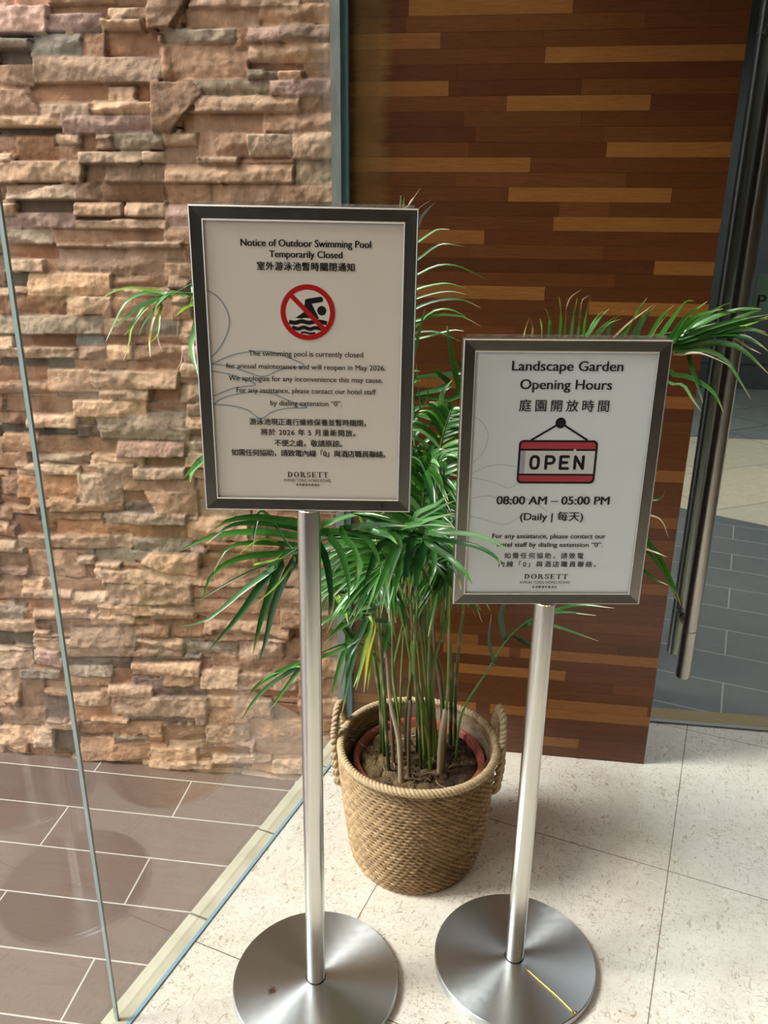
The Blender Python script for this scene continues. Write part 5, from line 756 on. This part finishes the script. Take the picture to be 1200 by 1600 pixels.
        poly(mb, [(0.024, zt-0.0018), (0.029, zt-0.0018), (0.0285, zt+0.001), (0.0265, zt+0.0018), (0.0245, zt+0.001)], 2, yl-0.00028)
        # OPEN in rounded strokes
        b0, b1 = zb+0.2538, zb+0.2745; ws = 0.0050; cw = 0.0135; y_ = yl-0.00034
        def stroke(pts, k):
            ribbon(mb, pts, ws, 0, y_-0.00001*k, smooth=False)
            for n_, p_ in enumerate((pts[0], pts[-1])): disc(mb, p_, ws/2, ws/2, 0, y_-0.00001*k-0.000004*(n_+1), 16)
        xs_ = [-0.0465, -0.0205, 0.0040, 0.0285]
        O = [(xs_[0]+cw/2+cw/2*0.97*math.copysign(abs(math.cos(a))**0.7, math.cos(a)), (b0+b1)/2+(b1-b0)/2*math.copysign(abs(math.sin(a))**0.8, math.sin(a))) for a in [2*math.pi*k/40 for k in range(41)]]
        stroke(O, 0)
        x = xs_[1]; m_ = b0+(b1-b0)*0.42; rr2 = (b1-m_)/2
        stroke([(x, b0), (x, b1)], 1)
        stroke([(x, b1), (x+cw*0.55, b1)]+[(x+cw*0.55+cw*0.45*math.sin(math.pi*k/10), m_+rr2+rr2*math.cos(math.pi*k/10)) for k in range(1, 10)]+[(x+cw*0.55, m_), (x, m_)], 2)
        x = xs_[2]; stroke([(x, b0), (x, b1)], 3); stroke([(x, b1), (x+cw*0.95, b1)], 4); stroke([(x, b0), (x+cw*0.95, b0)], 5); stroke([(x, (b0+b1)/2), (x+cw*0.8, (b0+b1)/2)], 6)
        x = xs_[3]; stroke([(x, b0), (x, b1)], 7); stroke([(x, b1), (x+cw, b0)], 8); stroke([(x+cw, b0), (x+cw, b1)], 9)
        mb.build('open_sign_symbol', [M_black, M_pink, M_white, M_greyink, M_ink], po_, False, xf)
    return root
sign_stand('L', 'taller steel sign stand with the swimming pool closed notice', (-0.2985, 1.238), math.radians(8.0), 1.0663, 0.5, M_paperL)
sign_stand('R', 'shorter steel sign stand with the landscape garden opening hours notice', (0.1165, 1.3484), math.radians(8.6), 0.8720, 0.05, M_paperR)
# thin gold streak with a bead on the right-hand base
gw = empty('gold_streak', (0.15, 1.30, 0.0)); tag(gw, 'thin gold streak with a bead across the base of the shorter sign stand', 'wire')
wp = [Vector(p)-Vector((0.15, 1.30, 0)) for p in GOLD]
MB().tube(catmull(wp, 14), 0.0012, 8).build('strand', M_gold, gw, True)
bmx = bmesh.new(); bmesh.ops.create_icosphere(bmx, subdivisions=2, radius=0.0032); me = bpy.data.meshes.new('bead'); bmx.to_mesh(me); bmx.free()
me.materials.append(M_gold); bd = link(bpy.data.objects.new('bead', me), gw); bd.location = wp[-1]+Vector((0.002, 0.002, 0.0015))
# ================================================================ BASKET AND PALM
BX, BY = -0.130, 1.655
def brad(z):
    P = [(0, 0.150), (0.012, 0.160), (0.04, 0.167), (0.10, 0.174), (0.18, 0.181), (0.26, 0.187), (0.325, 0.190)]
    for (z0, r0), (z1, r1) in zip(P[:-1], P[1:]):
        if z <= z1: t = (z-z0)/(z1-z0); return r0+(r1-r0)*t
    return P[-1][1]
bk = empty('woven_basket', (BX, BY, 0.0)); tag(bk, 'round woven straw basket with rope handles around the potted palm', 'basket')
def basket_body():
    rows, per, nt_ = 33, 8, 720; HZ = 0.318
    nz = rows*per+1
    th = np.linspace(0, 2*np.pi, nt_, endpoint=False)[:, None]; t = np.linspace(0, 1, nz)[None, :]
    rp = t*rows+th/(2*np.pi)                     # coil rises one row per turn
    frac = rp-np.floor(rp); row = np.floor(rp)
    hump = np.abs(np.sin(np.pi*frac))**0.6
    ph = th*30+row*2.1+(frac-0.5)*3.4
    strand = np.abs(np.sin(ph))**0.5
    r0 = np.vectorize(brad)(t*HZ)*np.ones_like(th)
    nz_ = fbm((nt_, nz), (10, 6), 3, 0.6, 9)
    wob = 0.003*np.sin(th*2+0.6)+0.002*np.sin(th*3+t*4)
    r = r0+0.0105*hump*strand+0.0012*nz_-0.0088+wob
    zz = t*HZ+0*th+0.001*nz_
    deep = np.clip(hump*strand, 0, 1)[..., None]
    V = np.stack([r*np.cos(th), r*np.sin(th), zz], -1)
    k = np.floor(ph/np.pi)+row*37
    rnd = (np.sin(k*12.9898)*43758.5453) % 1.0
    base = np.array(S(208, 176, 134)[:3]); alt = np.array(S(160, 128, 90)[:3])
    C = base*(1-rnd[..., None]*0.75)+alt*rnd[..., None]*0.75; C = C*(1+0.25*nz_[..., None])
    grid_obj('body', V, M_straw, bk, True, True, np.clip(C, 0, 1))
    Vi = np.stack([(r0-0.009)*np.cos(th), (r0-0.009)*np.sin(th), zz], -1)[::4, ::4]
    grid_obj('inner_wall', Vi, M_straw, bk, True, True, np.clip(C[::4, ::4]*0.9, 0, 1), flip=True)
    MB().lathe([(0.0, 0.006), (0.140, 0.006), (0.150, 0.010)], 48).build('bottom', mat('straw_bottom', S(150, 118, 80), 0.9), bk)
basket_body()
def rope(mb, path, R, r, turns, strands, seg=7, closed=False):
    n = len(path)
    for s_ in range(strands):
        pts = []; ref = None
        for k in range(n):
            t = (path[(k+1) % n if closed else min(k+1, n-1)]-path[(k-1) % n if closed else max(k-1, 0)]).normalized()
            if ref is None: ref = t.orthogonal().normalized()
            ref = (ref-t*ref.dot(t)).normalized(); b = t.cross(ref)
            a = 2*math.pi*(turns*k/(n-1)+s_/strands)
            pts.append(path[k]+(ref*math.cos(a)+b*math.sin(a))*R)
        c0 = np.array(S(216, 190, 150)[:3])*random.uniform(0.85, 1.05)
        mb.add([], [])
        mb.tube(pts, r, seg, tuple(c0))
n = 420
rim = MB(); rope(rim, [Vector((0.188*math.cos(2*math.pi*k/n)+0.0016*math.cos(2*math.pi*k/n*2), 0.188*math.sin(2*math.pi*k/n), 0.321+0.003*math.sin(2*math.pi*k/n*3))) for k in range(n+1)], 0.0050, 0.0056, 40, 3)
rim.build('rim', M_straw, bk, True)
def handle(th0, spread, top, lean):
    mb = MB()
    def at(th, rad, z): return Vector((rad*math.cos(th), rad*math.sin(th), z))
    for s_, dr_ in ((0, 0.0), (1, 0.011)):
        sp = spread-0.02*s_
        P = [at(th0-sp, 0.192+dr_*0.5, 0.185), at(th0-sp, 0.201+dr_*0.5, 0.26), at(th0-sp, 0.205, 0.325), at(th0-sp*0.85, 0.205+lean*0.6, top-0.035-dr_), at(th0-sp*0.4, 0.204+lean, top-dr_), at(th0+sp*0.4, 0.204+lean, top-dr_), at(th0+sp*0.85, 0.205+lean*0.6, top-0.035-dr_), at(th0+sp, 0.205, 0.325), at(th0+sp, 0.201+dr_*0.5, 0.26), at(th0+sp, 0.192+dr_*0.5, 0.185)]
        rope(mb, catmull(P, 110), 0.0042, 0.0052, 14, 2)
    mb.build('handle', M_straw, bk, True)
handle(math.radians(172), 0.20, 0.388, -0.002)
handle(math.radians(16), 0.20, 0.394, 0.002)
# crumpled clear plastic liner standing up inside the back right of the basket
th = np.linspace(math.radians(-32), math.radians(118), 90)[:, None]; zz = np.linspace(0.22, 0.318, 14)[None, :]
nn = fbm((90, 14), (7, 4), 3, 0.6, 33)
rr = 0.171+0.004*nn+0*th; V = np.stack([rr*np.cos(th), rr*np.sin(th), zz+0.008*nn*(zz > 0.3)], -1)
grid_obj('plastic_liner', V, M_film, bk, True)

pm_ = empty('potted_palm', (BX, BY, 0.0)); tag(pm_, 'areca palm in a terracotta pot standing inside the woven basket', 'potted plant')
O0 = Vector((BX, BY, 0.0))
PCX, PCY = 0.003, 0.010
pot = MB().lathe([(0.0, 0.012), (0.105, 0.012), (0.112, 0.02), (0.142, 0.20), (0.144, 0.246), (0.160, 0.250), (0.162, 0.256), (0.162, 0.276), (0.159, 0.281), (0.150, 0.281), (0.146, 0.276), (0.142, 0.20)], 96, (PCX, PCY, 0))
shade_auto(pot.build('pot', M_pot, pm_), 40)
def soil():
    nr, na = 70, 220
    a = np.linspace(0, 2*np.pi, na, endpoint=False)[:, None]; r = np.linspace(0.0, 0.1445, nr)[None, :]
    n1 = fbm((na, nr), (16, 10), 4, 0.6, 41); n2 = fbm((na, nr), (5, 4), 3, 0.6, 42)
    xx = r*np.cos(a); yy = r*np.sin(a)
    # clods
    rg = np.random.default_rng(5); H = 0.002*n1+0.002*n2; tone = np.zeros_like(H)
    for _ in range(330):
        cr = 0.14*math.sqrt(rg.random()); ca = rg.uniform(0, 2*np.pi); s_ = rg.uniform(0.005, 0.019)
        dd = ((xx-cr*np.cos(ca))**2+(yy-cr*np.sin(ca))**2)/(s_*s_); b_ = np.clip(1-dd, 0, 1)
        H = np.maximum(H, s_*0.65*np.sqrt(b_)*(1+0.3*n2)*(b_ > 0)); tone = np.where(b_ > 0.05, rg.uniform(-0.6, 1.0), tone)
    V = np.stack([PCX+xx, PCY+yy, 0.258+H-0.006*(r > 0.142)+0*a], -1)
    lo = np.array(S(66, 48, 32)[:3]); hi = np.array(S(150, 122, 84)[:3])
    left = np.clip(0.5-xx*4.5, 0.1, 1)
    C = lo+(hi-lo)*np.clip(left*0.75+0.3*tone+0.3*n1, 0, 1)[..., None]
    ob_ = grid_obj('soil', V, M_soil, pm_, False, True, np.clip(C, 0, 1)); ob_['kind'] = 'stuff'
soil()
rg = random.Random(3)
for _ in range(16):
    a = rg.uniform(0, 6.28); r = rg.uniform(0.03, 0.12); p = Vector((PCX+r*math.cos(a), PCY+r*math.sin(a)-0.02, 0.270)); d_ = rg.uniform(0, 6.28); P = []
    for k in range(5): P.append(p+Vector((math.cos(d_)*0.012*k, math.sin(d_)*0.012*k, 0.004*math.sin(k*1.2)))); d_ += rg.uniform(-0.5, 0.5)
    if all((q.xy-Vector((PCX, PCY))).length < 0.14 for q in P): MB().tube(catmull(P, 14), rg.uniform(0.0008, 0.0020), 6).build('root', M_root, pm_, True)
TONE = {'g': (64, 118, 46), 'd': (36, 84, 36), 'b': (112, 164, 100), 'y': (146, 184, 66), 'Y': (196, 176, 52), 'k': (196, 178, 150), 'K': (70, 64, 58), 'q': (104, 84, 66), 'c': (112, 134, 58)}
def tcol(c, v=0.1):
    j = random.uniform(1-v, 1+v); k = TONE[c]; return np.array(S(*[min(255, x*j) for x in k])[:3])
for P, r0, r1, c in CANES:
    pts = catmull([Vector(p)-O0 for p in P], 26); n = len(pts); mb = MB()
    rad = [(r0+(r1-r0)*k/(n-1))*0.001*(1.0+(0.10 if k in (6, 12, 18) else 0.0)) for k in range(n)]
    seg = 10; mb.tube(pts, rad, seg)
    b_ = tcol('g' if c == 'g' else 'c' if c == 'y' else c); e_ = tcol('c' if c in 'gyc' else c)
    cols = []
    for k in range(n):
        t = k/(n-1); cc = (np.array(S(40, 62, 30)[:3]) if c == 'g' else b_)*(1-t)+e_*t
        if c in 'gy' and k in (5, 11, 17): cc = np.array(S(150, 140, 100)[:3])
        cols += [tuple(cc)]*seg
    mb.c = cols
    mb.build('cane', M_cane, pm_, True)
def leaflet(mb, pts, w, tone, nseg=10):
    Q = catmull(pts, nseg); base = tcol(tone, 0.16); tip = np.array(S(186, 164, 118)[:3])
    n0 = Vector((random.uniform(-0.35, 0.35), -0.72, 0.66+random.uniform(-0.3, 0.2))).normalized()
    vs, cs = [], []
    drytip = random.random() < 0.7
    for k, p in enumerate(Q):
        t = k/(nseg-1)
        tg = (Q[min(k+1, nseg-1)]-Q[max(k-1, 0)]).normalized()
        sd = tg.cross(n0)
        if sd.length < 1e-3: sd = Vector((1, 0, 0))
        sd.normalize(); nrm = sd.cross(tg)
        ww = 0.5*w*(0.35+0.65*min(1, t/0.25))*max(0.03, (1-t**2.2))**0.8
        vs += [p+sd*ww, p-nrm*ww*0.32, p-sd*ww]
        f = max(0, (t-0.86)/0.14) if drytip else 0
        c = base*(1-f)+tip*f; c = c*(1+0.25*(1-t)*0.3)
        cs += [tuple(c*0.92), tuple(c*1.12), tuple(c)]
    fs = []
    for k in range(nseg-1):
        fs += [(3*k, 3*k+1, 3*k+4, 3*k+3), (3*k+1, 3*k+2, 3*k+5, 3*k+4)]
    mb.add(vs, fs, cs)
for R, lf, auto in FRONDS:
    rach = [Vector(p)-O0 for p in R]; C_ = catmull(rach, 30)
    mb = MB()
    for w_, tone, P in lf:
        Q = [Vector(p)-O0 for p in P]
        near = min(C_[4:], key=lambda c: (c-Q[0]).length); gap = (near-Q[0]).length
        if w_ >= 5 and 0.012 < gap < 0.22: Q = [near]+Q          # every leaflet grows from its stalk
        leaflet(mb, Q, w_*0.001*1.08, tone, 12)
    if auto == 2:
        for k in range(9, 30, 1):
            t = k/29; tg = (C_[min(k+1, 29)]-C_[k-1]).normalized()
            sd = tg.cross(Vector((0, -0.6, 0.8))); sd = sd.normalized() if sd.length > 1e-3 else Vector((1, 0, 0))
            for sg in (-1, 1):
                L = 0.17*math.sin(math.pi*(0.18+0.74*t))*random.uniform(0.75, 1.1)
                d_ = (sd*sg*random.uniform(0.55, 0.85)+tg*random.uniform(0.5, 0.9)+Vector((0, -0.25+random.uniform(-0.2, 0.2), 0.15))).normalized()
                P = [C_[k]+d_*L*s_+Vector((0, 0, -0.55*L*s_*s_)) for s_ in (0, 0.25, 0.5, 0.75, 1.0)]
                if any((q+O0).y > 2.06 or (q+O0).x < -0.60 for q in P): continue
                leaflet(mb, P, random.uniform(0.010, 0.015), random.choice('ggdgb'), 8)
    fr = mb.build('frond', M_leaf, pm_, True)
    st = MB(); n = len(C_); st.tube(C_, [0.0030-0.0020*k/(n-1) for k in range(n)], 8); cc = tcol('c' if auto != 0 else 'g'); st.c = [tuple(cc)]*len(st.v)
    st.build('stalk', M_cane, fr, True)
# tangle of dark twine at the left handle
tw = empty('twine_tangle', (BX-0.19, BY+0.02, 0.33)); tag(tw, 'tangle of thin black twine caught on the basket beside its left rope handle', 'twine')
rg = random.Random(12); mb = MB()
for k in range(9):
    p = Vector((rg.uniform(0.02, 0.05), rg.uniform(-0.03, 0.03), -0.012)); P = [p]; a = rg.uniform(0, 6.28)
    for _ in range(6): p = p+Vector((0.012*math.cos(a), 0.010*math.sin(a), rg.uniform(-0.003, 0.005))); a += rg.uniform(-1.3, 1.3); P.append(p)
    mb.tube(catmull(P, 30), 0.0007, 5)
for dx, dy, dz in ((-0.055, -0.02, -0.02), (-0.035, 0.01, 0.01), (-0.05, -0.03, 0.0)):
    mb.tube(catmull([Vector((0.03, 0.0, -0.005)), Vector((0.0, -0.004, 0.004)), Vector((-0.02, -0.01, 0.002)), Vector((dx, dy, dz))], 20), 0.0007, 5)
mb.build('strands', M_twine, tw, True)
